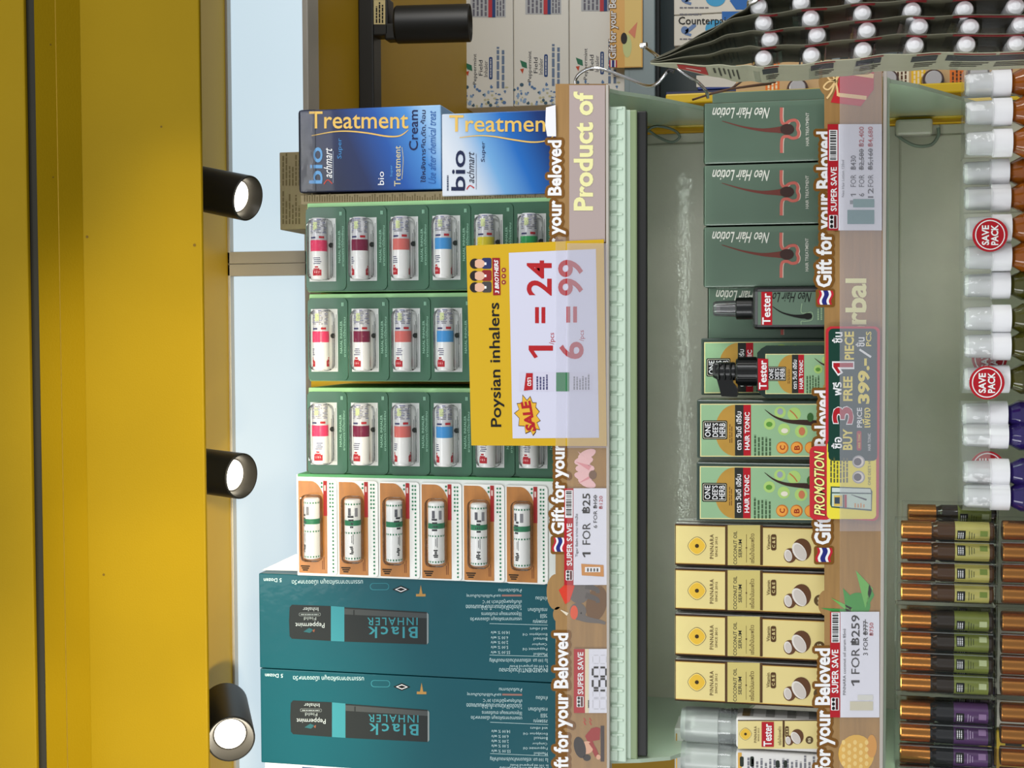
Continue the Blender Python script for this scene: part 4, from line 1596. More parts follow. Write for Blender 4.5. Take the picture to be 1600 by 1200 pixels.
pr.stroke([(1253, 474), (1252, 488), (1260, 489), (1268, 488), (1270, 494), (1268, 500), (1258, 502), (1252, 502), (1252, 507)], 1, LG2, 1.2)
pr.fine(1276, 480, 1286, 500, 2, LG2, 1.5)
lb_ = b.build('tester_label', t, t.location)
lb_['label'] = 'green label with red Tester band'

# --- hair tonic pump tester bottle
YB2 = 1.424
t = empty('pump_bottle', (at(1250, 580, YB2).x, YB2+.02, ZS2))
tag(t, 'dark green Tester pump bottle with black angled nozzle', 'pump bottle')
M_dgb = mat('dark_green_bottle_plastic', (18, 40, 30), .22, coat=.5)
xa, xb = at(1235, 622, YB2).x, at(1235, 540, YB2).x
xm = (xa+xb)/2
zt, zsid = at(1183, 580, YB2).z, at(1194, 580, YB2).z
b = MB()
sh = (xb-xa)*.14
pts = [(xa, YB2, ZS2), (xb, YB2, ZS2), (xb, YB2, zsid-.002), (xb-sh*.4, YB2, zsid+.003), (xb-sh, YB2, zt), (xa+sh, YB2, zt), (xa+sh*.4, YB2, zsid+.003), (xa, YB2, zsid-.002)]
b.prism(pts, (0, .036, 0), M_dgb)
b.build('bottle_body', t, t.location)
yc = YB2+.018
zc1, zc0 = at(1152, 580, yc-.014).z, at(1181, 580, yc-.014).z
b = MB()
prof = [(zt-zc0-.001, .014, M_blackp), (0, .0145, M_blackp)]
n = 30
rr = .0152
for k in range(n):
    g0, g1 = 2*math.pi*k/n, 2*math.pi*(k+.55)/n
    b.prism([(xm+rr*math.cos(g)*q, yc+rr*math.sin(g)*q, zc0) for g, q in ((g0, 1), (g1, 1), (g1, .93), (g0, .93))], (0, 0, zc1-zc0), M_blackp)
b.lathe((xm, yc, zt-.001), (0, 0, 1), [(0, .0145, M_blackp), (zc1-zt, .0145, M_blackp), (zc1-zt+.003, .0125, M_blackp), (zc1-zt+.003, .0001, M_blackp)], 30)
b.build('pump_collar', t, t.location)
b = MB()
zh0, zh1 = zc1+.003, at(1113, 580, yc).z
b.lathe((xm, yc, zh0), (0, 0, 1), [(0, .0095, M_blackp), (zh1-zh0-.006, .0095, M_blackp), (zh1-zh0-.001, .0065, M_blackp), (zh1-zh0, .0001, M_blackp)], 24)
for k in range(3):
    b.box(xm-.009, xm+.009, yc-.0098, yc-.006, zh0+.003+k*.006, zh0+.0055+k*.006, M_blackp, .001, 1)
b.box(xm-.003, xm+.009, yc-.008, yc+.008, zh1-.011, zh1-.001, M_blackp, .002)
b.build('pump_head', t, t.location)
b = MB()
b.prism([(xm-.004, yc-.0075, zh1-.004), (xm-.026, yc-.0075, zh1-.010), (xm-.0265, yc-.0075, zh1-.026), (xm-.019, yc-.0075, zh1-.027), (xm-.012, yc-.0075, zh0+.002), (xm-.004, yc-.0075, zh0+.002)], (0, .015, 0), M_blackp)
b.build('nozzle', t, t.location)
b = MB()
pr = Print(b, YB2-.0003)
tonic_art(pr, 1196, 553, .76)
pr.poly([(1184, 560), (1200, 561), (1200.5, 609), (1184.5, 610)], RED, 4)
pr.text('Tester', (1186, 563, 1198, 608), 'up', WHITE, 5, bold=.02, res=3)
lb_ = b.build('tester_label', t, t.location)
lb_['label'] = 'pale green label with red Tester sticker'

# --- coconut serum cartons
M_crm = mat('cream_serum_board', (226, 208, 138), 0.35, coat=.4, noise=.03, nscale=14)
M_pbr = ink((58, 38, 22), .3)
M_pan = mat('gold_green_panel_print', (206, 190, 112), 0.28, coat=.4)
M_pside = mat('white_gloss_board', (212, 212, 206), .15, coat=.6)
M_silv = mat('silver_print', (70, 66, 58), .25, metal=.5)


def serum_art(pr, ox, oy, k, tester=False):
    def T(x, y):
        if tester and x > 1130:
            x = x-55+(32 if x < 1215 else 12)
        return (ox+(x-1055)*k, oy+(y-821)*k)

    def TX(t_, a, b0, c, d, m, L=2.4, **kw):
        pr.text(t_, T(a, b0)+T(c, d), 'up', m, L, **kw)
    BR = ink((84, 58, 30))
    for r, m, L in ((14.6, BR, 1), (13.8, ink((244, 222, 140)), 1.4), (12.6, ink((228, 184, 62)), 1.8)):
        pts = []
        for g in range(0, 360, 12):
            c_, s_ = math.cos(math.radians(g)), math.sin(math.radians(g))
            q = r*(1-.10*abs(math.sin(2*math.radians(g)))**1.2)
            pts.append(T(1089+q*c_, 852+q*s_))
        pr.poly(pts, m, L)
    pr.disc(*T(1089, 852), 3.2*k, 3.2*k, ink((60, 44, 20)), 2.2, 12)
    TX('PINNARA', 1109, 834, 1115, 872, BR, ls=1.2)
    TX('SINCE 2012', 1117.4, 838, 1121, 869, BR)

    def coco():
        pr.disc(*T(1252.5, 858), 15*k, 17.5*k, ink((96, 62, 38)), 1.5, 24)
        pr.disc(*T(1249, 861), 9.5*k, 15.5*k, ink((228, 222, 214)), 2, 24, rot=-32)
        pr.disc(*T(1250, 861.5), 7.5*k, 13.5*k, ink((204, 196, 188)), 2.4, 24, rot=-32)
        pr.disc(*T(1234.5, 867), 10*k, 11.5*k, ink((100, 66, 42)), 1.7, 20)
        pr.disc(*T(1231.5, 867), 6*k, 9.4*k, ink((228, 222, 214)), 2.2, 20, rot=-12)
        pr.disc(*T(1232, 867.5), 4.6*k, 7.8*k, ink((204, 196, 188)), 2.6, 20, rot=-12)
    coco()
    if not tester:
        pr.rect(*(T(1133, 819.5)+T(1192, 882)), BR, 1)
        pr.rect(*(T(1137, 819.5)+T(1187.7, 882)), M_pan, 1.4)
        TX('COCONUT OIL', 1146, 829, 1151.5, 881, M_silv, 2.4, bold=.004)
        TX('SERUM', 1153.7, 842, 1159.2, 870, M_silv, 2.4, bold=.004)
        pr.rect(*(T(1166, 834)+T(1166.6, 878)), BR, 2)
        pr.disc(*T(1166.3, 855), 1.3, 1.3, BR, 2.2, 8)
        TX('เซรั่มน้ำมันมะพร้าว', 1171, 833, 1178.5, 879, BR, 2.4)
    else:
        pr.rect(ox+80.8, oy-1, ox+84, oy+41, BR, 1)
        pr.text('เซรั่มน้ำมันมะพร้าว', (ox+73, oy+9, ox+78.5, oy+38), 'up', BR, 2.4)
    TX('Vitamin', 1198, 835, 1203.5, 858, BR)
    pr.rrect(*(T(1204.6, 834)+T(1213, 859)), 3*k, BR, 1.6)
    TX('C & E', 1206.5, 838, 1211.2, 855, ink((232, 214, 150)), 2.2, bold=.01)
    pr.disc(*T(1281, 866), 9*k, 9*k, ink((90, 70, 40)), 1.4, 18)
    TX('B5', 1278, 861, 1284, 871, ink((236, 224, 180)), 2, bold=.01)


YP_ = 1.432
b = MB()
x0, x1 = at(1165, 886.5, YP_).x, at(1165, 820.5, YP_).x
z1p = at(1054.5, 850, YP_).z
b.box(x0, x1-.0004, YP_, YP_+.044, ZS2, z1p, M_pbr, .0008)
b.box(x1-.0006, x1+.0002, YP_+.003, YP_+.041, ZS2+.001, z1p-.001, M_pside)
b.box(x1-.0004, x1+.0003, YP_+.014, YP_+.019, ZS2+.001, z1p-.001, M_pbr)
lo = Vector(((x0+x1)/2, YP_, ZS2))
pr = Print(b, YP_)
eg = .0026
b.face([(x0+eg, YP_-.0003, ZS2+.001), (x1-eg, YP_-.0003, ZS2+.001), (x1-eg, YP_-.0003, z1p-.001), (x0+eg, YP_-.0003, z1p-.001)], M_crm)
for xx in (x0+eg-.0007, x1-eg):
    b.face([(xx, YP_-.0003, ZS2+.001), (xx+.0007, YP_-.0003, ZS2+.001), (xx+.0007, YP_-.0003, z1p-.001), (xx, YP_-.0003, z1p-.001)], M_gold)
serum_art(Print(b, YP_-.0003), 1055, 822, 1.0)
b.box(x0+.002, x1-.002, YP_+.002, YP_+.042, z1p-.0004, z1p+.0003, M_crm)
ws = x1-x0
sb = tag(b.build('serum_box', None, lo), 'cream coconut oil serum box touching the hair tonic boxes, first of four', 'box', 'cream coconut serum boxes')
for k, lb, py in ((1, 'cream coconut oil serum box second from the hair tonic boxes', 924), (2, 'cream coconut oil serum box third from the hair tonic boxes', 996),
                  (3, 'cream coconut oil serum box beside the frosted tester bottle, fourth of four', 1068)):
    dx = at(1165, py, YP_).x-at(1165, 853.5, YP_).x
    c = copy_tree(sb, lo+Vector((dx, 0, 0)))
    tag(c, lb, 'box', 'cream coconut serum boxes')

# --- frosted capped serum bottles
M_frost = clear('frosted_cap_plastic', (205, 214, 208), .42, .28)
M_frost2 = clear('clear_collar_plastic', (190, 198, 196), .35, .12)
M_inner = mat('pump_white_plastic', (214, 220, 210), .4)
M_lblw = ink((222, 220, 216), .35)


def serum_bottle(pyc, label, back=False):
    Y = 1.430
    x0, x1 = at(1200, pyc+25, Y).x, at(1200, pyc-24, Y).x
    xm, yc = (x0+x1)/2, Y+.022
    t = empty('serum_bottle', (xm, yc, ZS2))
    tag(t, label, 'bottle', 'frosted serum bottles')
    zt = at(1150, pyc, Y).z
    b = MB()
    b.box(x0, x1, Y, Y+.040, ZS2, zt, M_lblw, .003, 3)
    if not back:
        pr = Print(b, Y)
        pr.rect(1153, pyc-22, 1340, pyc+23, M_crm, .5)
        pr.rect(1153, pyc-22, 1340, pyc-20.5, M_pbr, .8)
        serum_art(Print(b, Y-.0001), 1142, pyc-20.8, .67, True)
        pr.rect(1190, pyc-19, 1209, pyc+20, RED, 3)
        pr.text('Tester', (1193, pyc-16, 1206, pyc+19), 'up', WHITE, 4, bold=.02, res=3)
        for k in range(5):
            z = ZS2+.02+k*.022
            b.box(x1-.0005, x1+.0003, Y+.006, Y+.034, z, z+.009, ink((150, 148, 144)))
        b.box(x1-.0005, x1+.0004, Y+.006, Y+.034, zt-.014, zt-.006, ink((120, 98, 60)))
    else:
        pr = Print(b, Y)
        pr.rect(1153, pyc-24, 1159, pyc+24, M_gold, .6)
        for k, (a, y) in enumerate(((1156, -18), (1172, -18), (1212, -12), (1224, -12))):
            pr.rrect(a, pyc+y, a+6, pyc+y+(16 if k < 2 else 12), 2.5, ink((40, 48, 40)), 1)
        pr.fine(1166, pyc-20, 1275, pyc+20, 16, ink((120, 120, 126)), 1)
    b.build('bottle_body', t, t.location)
    b = MB()
    zc, zk = at(1120, pyc, yc-.02).z, at(1061, pyc, yc-.01).z
    b.lathe((xm, yc, zt-.001), (0, 0, 1), [(0, .0185, M_frost2), (.004, .0192, M_frost2), (.0045, .0182, M_frost2), (.007, .0192, M_frost2), (.0075, .0184, M_frost2), (zc-zt, .0186, M_frost2)], 36)
    b.build('collar', t, t.location)
    b = MB()
    b.lathe((xm, yc, zc-.001), (0, 0, 1), [(0, .0192, M_frost), (zk-zc-.006, .0186, M_frost), (zk-zc-.001, .0160, M_frost), (zk-zc, .0001, M_frost)], 36)
    b.build('cap', t, t.location)
    b = MB()
    b.lathe((xm, yc, zt), (0, 0, 1), [(0, .008, M_inner), (zc-zt, .008, M_inner), (zc-zt, .0125, M_inner), (zk-zt-.016, .012, M_inner), (zk-zt-.012, .009, M_inner), (zk-zt-.012, .0001, M_inner)], 24)
    b.build('pump', t, t.location)
    return t


serum_bottle(1147, 'coconut serum bottle with red Tester band under frosted cap')
serum_bottle(1200, 'coconut serum bottle at the left edge showing its white back label', True)
b = MB()
X4 = bx(b, 1054, 1350, 1146, 1240, 1.482, .05, M_pside, .001, ZS2)
Print(b, 1.482).rect(1056, 1146, 1058, 1238, M_gold, 1)
tag(b.build('serum_box', None, ((X4[0]+X4[1])/2, 1.482, ZS2)), 'white glossy carton with gold edge behind the frosted serum bottles', 'box')

# ================================================================== goods on the lower shelf
# --- packs of white-capped spray bottles
M_capw = mat('white_cap_plastic', (244, 244, 246), .3, coat=.3)
M_capc = clear('translucent_overcap', (244, 246, 246), .62, .15)
M_tube = mat('cream_dip_tube', (226, 200, 150), .4)


def liquid(name, c):
    m = bpy.data.materials.new(name)
    m.use_nodes = True
    b = m.node_tree.nodes['Principled BSDF']
    b.inputs['Base Color'].default_value = rgb(c)
    b.inputs['Roughness'].default_value = .06
    b.inputs['Transmission Weight'].default_value = .35
    b.inputs['Coat Weight'].default_value = .6
    return m


LIQ = {'amber': liquid('amber_liquid', (170, 92, 22)), 'olive': liquid('olive_liquid', (84, 82, 26)), 'purple': liquid('purple_liquid', (52, 36, 112))}
LABC = {'amber': ink((226, 104, 40)), 'olive': ink((150, 156, 40)), 'purple': ink((92, 60, 160))}
YW = 1.45
M_sleeve = clear('milky_sleeve', (236, 240, 240), .14, .1, .5, 60, 1.3)


def spray_pack(col, spots, label, sticker=None, fancy=True):
    """spots: (picture row of the bottle's middle, distance)"""
    xs = [at(1545, py, Y).x for py, Y in spots]
    t = empty('spray_bottle_pack', (sum(xs)/len(xs), sum(y for _, y in spots)/len(spots), ZS3))
    tag(t, label, 'bottle pack', 'shrink-wrapped spray bottle packs')
    r = .0145
    zc = at(1580, 500, YW-.014).z
    zm = at(1551, 500, YW-.014).z
    zt = at(1508, 500, YW-.010).z
    for k, ((py, Y), x) in enumerate(zip(spots, xs)):
        b = MB()
        b.lathe((x, Y, ZS3), (0, 0, 1), [(0, .0001, LIQ[col]), (0, r*.95, LIQ[col]), (.003, r*1.06, LIQ[col]), (zc-ZS3-.012, r*1.06, LIQ[col]), (zc-ZS3-.003, r*.72, LIQ[col]), (zc-ZS3, r*.6, LIQ[col])], 24)
        b.lathe((x, Y, ZS3+.012), (0, 0, 1), [(0, r*1.08, LABC[col]), (zc-ZS3-.034, r*1.08, LABC[col])], 24)
        bo = b.build('bottle', t, t.location)
        b = MB()
        b.lathe((x, Y, zc-.0005), (0, 0, 1), [(0, r*.98, M_capw), (zm-zc, r*.98, M_capw), (zm-zc+.001, r*.86, M_capw), (zm-zc+.001, .004, M_capw), (zt-zc-.010, .004, M_capw), (zt-zc-.010, r*.62, M_capw),
                                              (zt-zc-.004, r*.6, M_capw), (zt-zc-.0035, .0001, M_capw)], 26)
        co = b.build('spray_cap', bo)
        co.location = -t.location
        b = MB()
        b.lathe((x, Y, zm+.0005), (0, 0, 1), [(0, r*.84, M_capc), (zt-zm-.004, r*.80, M_capc), (zt-zm-.001, r*.68, M_capc), (zt-zm, .0001, M_capc)], 26)
        co = b.build('overcap', bo)
        co.location = -t.location
    b = MB()
    x0, x1 = min(xs)-r*1.12, max(xs)+r*1.12
    y0, y1 = min(y for _, y in spots)-r*1.12, max(y for _, y in spots)+r*1.12
    # wrap follows the bottles: scalloped front
    n = len(xs)
    order = sorted(zip(xs, [y for _, y in spots]))
    pts = []
    for (x, y) in order:
        for g in (-60, -30, 0, 30, 60):
            pts.append((x+r*1.14*math.sin(math.radians(g)), y-r*1.14*math.cos(math.radians(g))))
    pts.sort()
    zz0, zz1 = ZS3+.001, zt+.0015
    for i in range(len(pts)-1):
        (xa, ya), (xb, yb) = pts[i], pts[i+1]
        b.face([(xa, ya, zz0), (xb, yb, zz0), (xb, yb, zm), (xa, ya, zm)], M_wrap, True)
        b.face([(xa, ya, zm), (xb, yb, zm), (xb, yb+.002, zz1), (xa, ya+.002, zz1)], M_sleeve, True)
        b.face([(xa, ya+.002, zz1), (xb, yb+.002, zz1), (xb, y1, zz1), (xa, y1, zz1)], M_sleeve, True)
    b.build('plastic_sleeve', t, t.location)
    for cx, cy, rr, Y in (sticker or ()):
        b = MB()
        pr = Print(b, Y, .0002)
        o = at(cx, cy, Y)
        b.lathe((o.x, Y+.0008, o.z), (0, -1, 0), [(0, rr*Y/FPX, RED), (.0008, rr*Y/FPX, RED), (.0008, .0001, RED)], 36)
        pr.ring(cx, cy, rr-1.6, 1.6, WHITE, 1)
        pr.text('SAVE', (cx-13, cy-15, cx-1.5, cy+16), 'up', WHITE, 1.5, bold=.03, res=3)
        pr.text('PACK', (cx+1.5, cy-16, cx+13, cy+16), 'up', WHITE, 1.5, bold=.03, res=3)
        b.build('save_pack_sticker', t, t.location)
    return t


spray_pack('amber', [(132, YW+.012), (176, YW+.004), (224, YW)], 'pack of amber spray bottles at the right end under the hanging cards')
spray_pack('amber', [(270, YW+.02), (310, YW+.01), (357, YW), (402, YW)], 'pack of amber spray bottles with a full round SAVE PACK sticker', [(1547, 367, 25, YW-.0185)])
spray_pack('olive', [(446, YW+.006), (498, YW-.002), (541, YW-.002), (592, YW+.004)], 'pack of olive spray bottles with round SAVE PACK sticker', [(1542, 598, 25, YW-.0165), (1546, 560, 25, YW+.006)])
spray_pack('purple', [(648, YW+.016), (680, YW+.010), (738, YW), (775, YW-.004)], 'pack of purple spray bottles with SAVE PACK sticker half hidden between caps', [(1543, 731, 25, YW+.002)])

# --- clear cases of copper-capped roll-on bottles
M_copper = mat('copper_cap', (182, 122, 58), .26, metal=.9)
M_dglass = mat('dark_brown_glass', (40, 26, 12), .12, coat=.5)
M_case = clear('clear_case_plastic', (170, 182, 176), .02, .08, .1, 30, 1.22)
LABS = {'yellow': ((186, 178, 96), 'a'), 'olive': ((120, 130, 52), 'b'), 'purple': ((82, 44, 96), 'c')}


def roll_on(kind, px0, px1, px2, px3, pyc, half, Y):
    """one bottle, its cap upwards; px0..px3: cap top, cap bottom, label top, label bottom"""
    z0, z1, z2, z3 = [at(p, pyc, Y).z for p in (px0, px1, px2, px3)]
    r = half*Y/FPX*.98
    x = at((px0+px3)/2, pyc, Y).x
    return x, r, z0, z1, z2, z3


def roll_pack(kind, spots, pxs, Y, pcase, label, rowgroup):
    t = empty('roll_on_pack', (0, Y, 0))
    z0, z1, z2, z3 = [at(p, 1000, Y).z for p in pxs]
    xs = [at(pxs[0]+70, p, Y+.012).x for p in spots]
    r = min(abs(xs[0]-xs[1])/2*.90, .0105)
    zb = at(pcase[1], 1000, Y-.001).z
    t.location = (sum(xs)/len(xs), Y+.012, zb)
    tag(t, label, 'bottle pack', rowgroup)
    lc = LABS[kind][0]
    ml = mat('roll_label_'+kind, lc, .35, noise=.1, nscale=40)
    yc = Y+.013
    gl = {'yellow': mat('amber_glass', (74, 44, 12), .12, coat=.5), 'olive': M_dglass, 'purple': mat('black_glass', (24, 22, 26), .12, coat=.5)}[kind]
    for k, x in enumerate(xs):
        b = MB()
        H = z1-zb-.002
        b.lathe((x, yc, zb+.002), (0, 0, 1), [(0, .0001, gl), (0, r*.9, gl), (.002, r, gl), (H-.006, r, gl), (H-.002, r*.8, gl), (H, r*.8, gl)], 24)
        bo = b.build('roll_on_bottle', t, t.location)
        b = MB()
        b.lathe((x, yc, z1), (0, 0, 1), [(0, r*1.0, M_copper), (z0-z1-.001, r*1.0, M_copper), (z0-z1, r*.93, M_copper), (z0-z1, .0001, M_copper)], 28)
        c = b.build('cap', bo)
        c.location = -t.location
        b = MB()
        zl = max(z3, zb+.004)
        b.lathe((x, yc, zl), (0, 0, 1), [(0, r*1.02, ml), (z2-zl, r*1.02, ml)], 28)
        rot = (k*37 % 50-25)
        R = r*1.035

        def patch(za, zb_, a0, a1, m):
            n = 5
            for i in range(n):
                g, h = math.radians(a0+(a1-a0)*i/n), math.radians(a0+(a1-a0)*(i+1)/n)
                b.face([(x+R*math.sin(g_), yc-R*math.cos(g_), q) for g_, q in ((g, za), (h, za), (h, zb_), (g, zb_))], m, True)
        hh = z2-zl
        if hh > .01:
            patch(z2-hh*.30, z2-hh*.06, rot-30, rot+34, BLACK)
            for q in range(3):
                patch(z2-hh*(.12+.06*q), z2-hh*(.09+.06*q), rot-22, rot+24, WHITE)
            for q in range(3):
                patch(z2-hh*(.42+.07*q), z2-hh*(.40+.07*q), rot-24+4*q, rot+30-6*q, ink((60, 66, 40)) if kind != 'purple' else ink((190, 170, 200)))
            patch(zl+hh*.06, zl+hh*.28, rot+0, rot+34, {'yellow': ink((120, 140, 60)), 'olive': ink((190, 200, 150)), 'purple': ink((150, 120, 160))}[kind])
        c = b.build('paper_label', bo)
        c.location = -t.location
    b = MB()
    xa, xb = min(xs)-r*1.25, max(xs)+r*1.25
    zt = at(pcase[0], 1000, Y).z
    b.box(xa, xb, Y, Y+.026, zb+.0006, zt, M_case, .0012, 1)
    b.build('clear_case', t, t.location)
    b = MB()
    for i in range(1, len(xs)):
        xm = (xs[i-1]+xs[i])/2
        b.box(xm-.0003, xm+.0003, Y+.0003, Y+.003, zb+.003, zt-.003, M_frost2)
    b.build('case_ribs', t, t.location)
    return t


UP_ = (1408, 1455, 1492, 1546)
YR = 1.432
ga, gb = 'roll-on packs in the upper row', 'roll-on packs in the lower row'
roll_pack('yellow', (829, 861, 894, 926), UP_, YR, (1399, 1557), 'clear case of copper-capped roll-ons with amber glass and yellow-green labels', ga)
roll_pack('olive', (969, 1002, 1035, 1068), UP_, YR, (1400, 1557), 'clear case of copper-capped roll-ons with dark glass and olive labels, middle of upper row', ga)
roll_pack('purple', (1112, 1146, 1180, 1213), UP_, YR, (1400, 1557), 'clear case of copper-capped roll-ons with purple labels, upper row', ga)
LW_ = (1567, 1616, 1652, 1705)
roll_pack('yellow', (830, 864, 897, 930), LW_, YR-.004, (1559, 1719), 'lower-row roll-on case under the amber yellow-labelled case', gb)
roll_pack('olive', (973, 1008, 1041, 1074), LW_, YR-.004, (1559, 1719), 'lower-row roll-on case under the olive-labelled case', gb)
roll_pack('purple', (1116, 1150, 1185, 1218), LW_, YR-.004, (1559, 1719), 'lower-row roll-on case under the purple-labelled case', gb)
# a second case standing behind the first, its wrap showing at the side
BK = (1418, 1462, 1496, 1548)
roll_pack('olive', (803, 834, 865, 896), BK, YR+.034, (1410, 1560), 'roll-on case behind the amber yellow-labelled case, its edge beside the purple sprays', 'roll-on packs behind')
roll_pack('olive', (949, 980, 1011, 1042), BK, YR+.034, (1410, 1560), 'roll-on case glimpsed behind the olive-labelled case of the upper row', 'roll-on packs behind')
roll_pack('purple', (1085, 1117, 1148, 1179), BK, YR+.034, (1410, 1560), 'roll-on case glimpsed behind the purple-labelled case of the upper row', 'roll-on packs behind')

# ================================================================== hanging card strips, front right
YC0, YC1 = 1.205, 1.280
M_cardshade = mat('shaded_card', (104, 102, 84), 0.55, noise=.08, nscale=30)  # shade between the hanging strips put into the card colour
M_cardp = ink((70, 66, 58))
PATHS = [
    [(1016, 97), (1090, 57), (1150, 23), (1176, 6), (1205, -8), (1300, -16), (1400, -26), (1500, -30), (1700, -36)],
    [(1016, 97), (1088, 61), (1148, 29), (1200, 22), (1300, 10), (1400, 2), (1500, -2), (1700, -8)],
    [(1016, 97), (1095, 70), (1150, 52), (1200, 48), (1290, 39), (1400, 27), (1500, 25), (1700, 20)],
    [(1016, 97), (1100, 86), (1155, 74), (1200, 73), (1290, 67), (1400, 55), (1500, 54), (1700, 50)],
    [(1016, 98), (1100, 102), (1155, 103), (1205, 104), (1290, 97), (1390, 86), (1500, 83), (1700, 80)]]
DOMES = [[(1185, 10), (1252, 4), (1335, -6)],
         [(1193, 36), (1267, 29), (1348, 21), (1426, 17), (1508, 15), (1588, 10)],
         [(1203, 62), (1277, 55), (1355, 48), (1437, 42), (1517, 43), (1597, 38)],
         [(1193, 92), (1268, 87), (1349, 79), (1430, 71), (1511, 70), (1590, 68)]]
LBL = ['hanging strip of inhaler cards at the top edge, farthest right of the bundle', 'hanging strip of inhaler cards second from the right in the bundle',
       'hanging strip of inhaler cards in the middle of the bundle', 'hanging strip of inhaler cards second from the left with a full row of white tips',
       'hanging card strip in front showing its pale printed back and red square']
M_cardlit = mat('lit_card_back', (176, 176, 150), 0.5, noise=.05, nscale=30)  # lighter copy of the card colour for the strip that catches light
hookp = at(1017, 98, YC0)
for k, path in enumerate(PATHS):
    P = [Vector((q[0], q[1])) for q in path]
    Q = []
    for i in range(len(P)-1):
        a, b_, c, d = P[max(i-1, 0)], P[i], P[i+1], P[min(i+2, len(P)-1)]
        for s_ in range(8):
            tt = s_/8
            Q.append(0.5*((2*b_)+(c-a)*tt+(2*a-5*b_+4*c-d)*tt*tt+(3*b_-a-3*c+d)*tt**3))
    Q.append(P[-1])
    pts = [at(q.x, q.y, YC0) for q in Q]
    o = pts[0]
    t = empty('card_strip', o)
    tag(t, LBL[k], 'card strip', 'hanging inhaler card strips')
    b = MB()
    n = len(pts)
    th = Vector((.0006, 0, 0))
    dy = Vector((0, YC1-YC0, 0))
    mm = M_cardshade if k < 4 else M_cardlit

    def yy(i, far):
        # the header narrows towards the hanging hole
        return dy if far else Vector((0, 0, 0))
    tl = []
    for i, p in enumerate(pts):
        wv = min(1, .06+i/14)
        e = Vector((0, (YC1-YC0)*wv, 0))
        wob = Vector((.0006*math.sin(i*.9+k), 0, 0))
        tl.append((p+wob, p+wob+e))
    for i in range(n-1):
        (a, a2), (c, c2) = tl[i], tl[i+1]
        b.face([a, c, c2, a2], mm)
        b.face([a+th, a2+th, c2+th, c+th], mm)
        b.face([a, a+th, c+th, c], mm)
        b.face([a2, c2, c2+th, a2+th], mm)
    # print on the left face

    def strip_patch(f0, f1, y0, y1, m, e=.0004):
        i0, i1 = f0*(n-1), f1*(n-1)
        st = max(2, int((i1-i0)*1.2))
        for q in range(st):
            u0, u1 = i0+(i1-i0)*q/st, i0+(i1-i0)*(q+1)/st
            ps = []
            for u, v in ((u0, y0), (u1, y0), (u1, y1), (u0, y1)):
                j = min(int(u), n-2)
                fr = u-j
                A = tl[j][0].lerp(tl[j+1][0], fr)
                B = tl[j][1].lerp(tl[j+1][1], fr)
                ps.append(A.lerp(B, v)-Vector((e, 0, 0)))
            b.face(ps, m)
    N = n-1
    rows = DOMES[k] if k < 4 else [(1200, 0), (1280, 0), (1360, 0), (1440, 0), (1520, 0), (1600, 0)]
    for (px, py) in rows:
        j = min(range(n), key=lambda q: abs(Q[q].x-px-6))
        f = j/N
        if k < 4:
            strip_patch(max(0, f-1.6/N), min(1, f+1.4/N), 0.0, .10, ink((140, 36, 40)))
            strip_patch(max(0, f-2.2/N), min(1, f+1.0/N), .14, .62, M_cardp)
        else:
            strip_patch(max(0, f-1.5/N), min(1, f+1.3/N), 0.0, .07, ink((150, 60, 52)))
            strip_patch(max(0, f-2.0/N), min(1, f+1.1/N), .12, .42, ink((56, 60, 64)))
            for q in range(3):
                strip_patch(max(0, f-1.4/N), min(1, f+(1.2-.3*q)/N), .52+.1*q, .56+.1*q, M_cardp)
    hd = 16
    for q in range(6):
        strip_patch((9.5+q*1.1)/N, (9.9+q*1.1)/N, .2, .8 if q % 2 else .6, M_cardp)
    if k == 4:
        strip_patch(4.2/N, 8.2/N, .10, .85, ink((170, 46, 46)))
        strip_patch(5.2/N, 7.2/N, .40, .55, ink((220, 180, 170)), .0007)
    b.build('card_sheet', t, o)
    if k < 4:
        r = .0077
        for q, (px, py) in enumerate(DOMES[k]):
            Y = 1.209
            c = at(px, py-2, Y)
            b = MB()
            b.lathe(c, (0, 1, 0), [(0, .0001, M_capw), (.0006, r*.45, M_capw), (.0025, r*.86, M_capw), (.006, r, M_capw), (.045, r, M_capw), (.046, r*.9, M_capw), (.066, r*.9, M_capw), (.067, .0001, M_capw)], 24)
            b.build('inhaler', t, o)
            b = MB()
            b.box(c.x-r-.0012, c.x+r+.003, Y+.012, Y+.072, c.z-r-.003, c.z+r+.003, M_shell, .004, 2)
            b.build('clear_blister', t, o)

# hooks and bands
M_chrome = mat('chrome_wire', (205, 205, 205), .15, metal=1)
b = MB()
b.tube([at(902, 140, 1.40), at(899, 126, 1.40), at(907, 114, 1.395), at(925, 106, 1.39), at(948, 110, 1.385), at(985, 124, 1.37), at(1010, 134, 1.355), at(1026, 131, 1.345), at(1038, 118, 1.34), at(1044, 110, 1.34)], .0017, M_chrome)
b.tube([at(1042, 113, 1.34), at(1046, 109, 1.34), at(1053, 112, 1.34)], .0022, M_blackp, 8, False)
tag(b.build('wire_hook', None, tuple(at(960, 115, 1.38))), 'curled chrome wire hook at the right end of the upper strip', 'hook')
b = MB()
b.tube([at(1008, 73, 1.30), at(1020, 82, 1.27), at(1034, 92, 1.25), at(1055, 104, 1.245), at(1075, 118, 1.25), at(1090, 128, 1.26), at(1103, 142, 1.28), at(1106, 152, 1.30)], .0016, M_chrome)
b.lathe(at(1006, 71, 1.302), (0, .3, 1), [(-.003, .0001, M_chrome), (-.003, .0028, M_chrome), (.003, .0028, M_chrome), (.003, .0001, M_chrome)], 12)
tag(b.build('wire_hook', None, tuple(at(1050, 100, 1.25))), 'chrome wire hook carrying the hanging card strips', 'hook')
M_band = mat('brown_rubber', (92, 66, 50), .45)
b = MB()
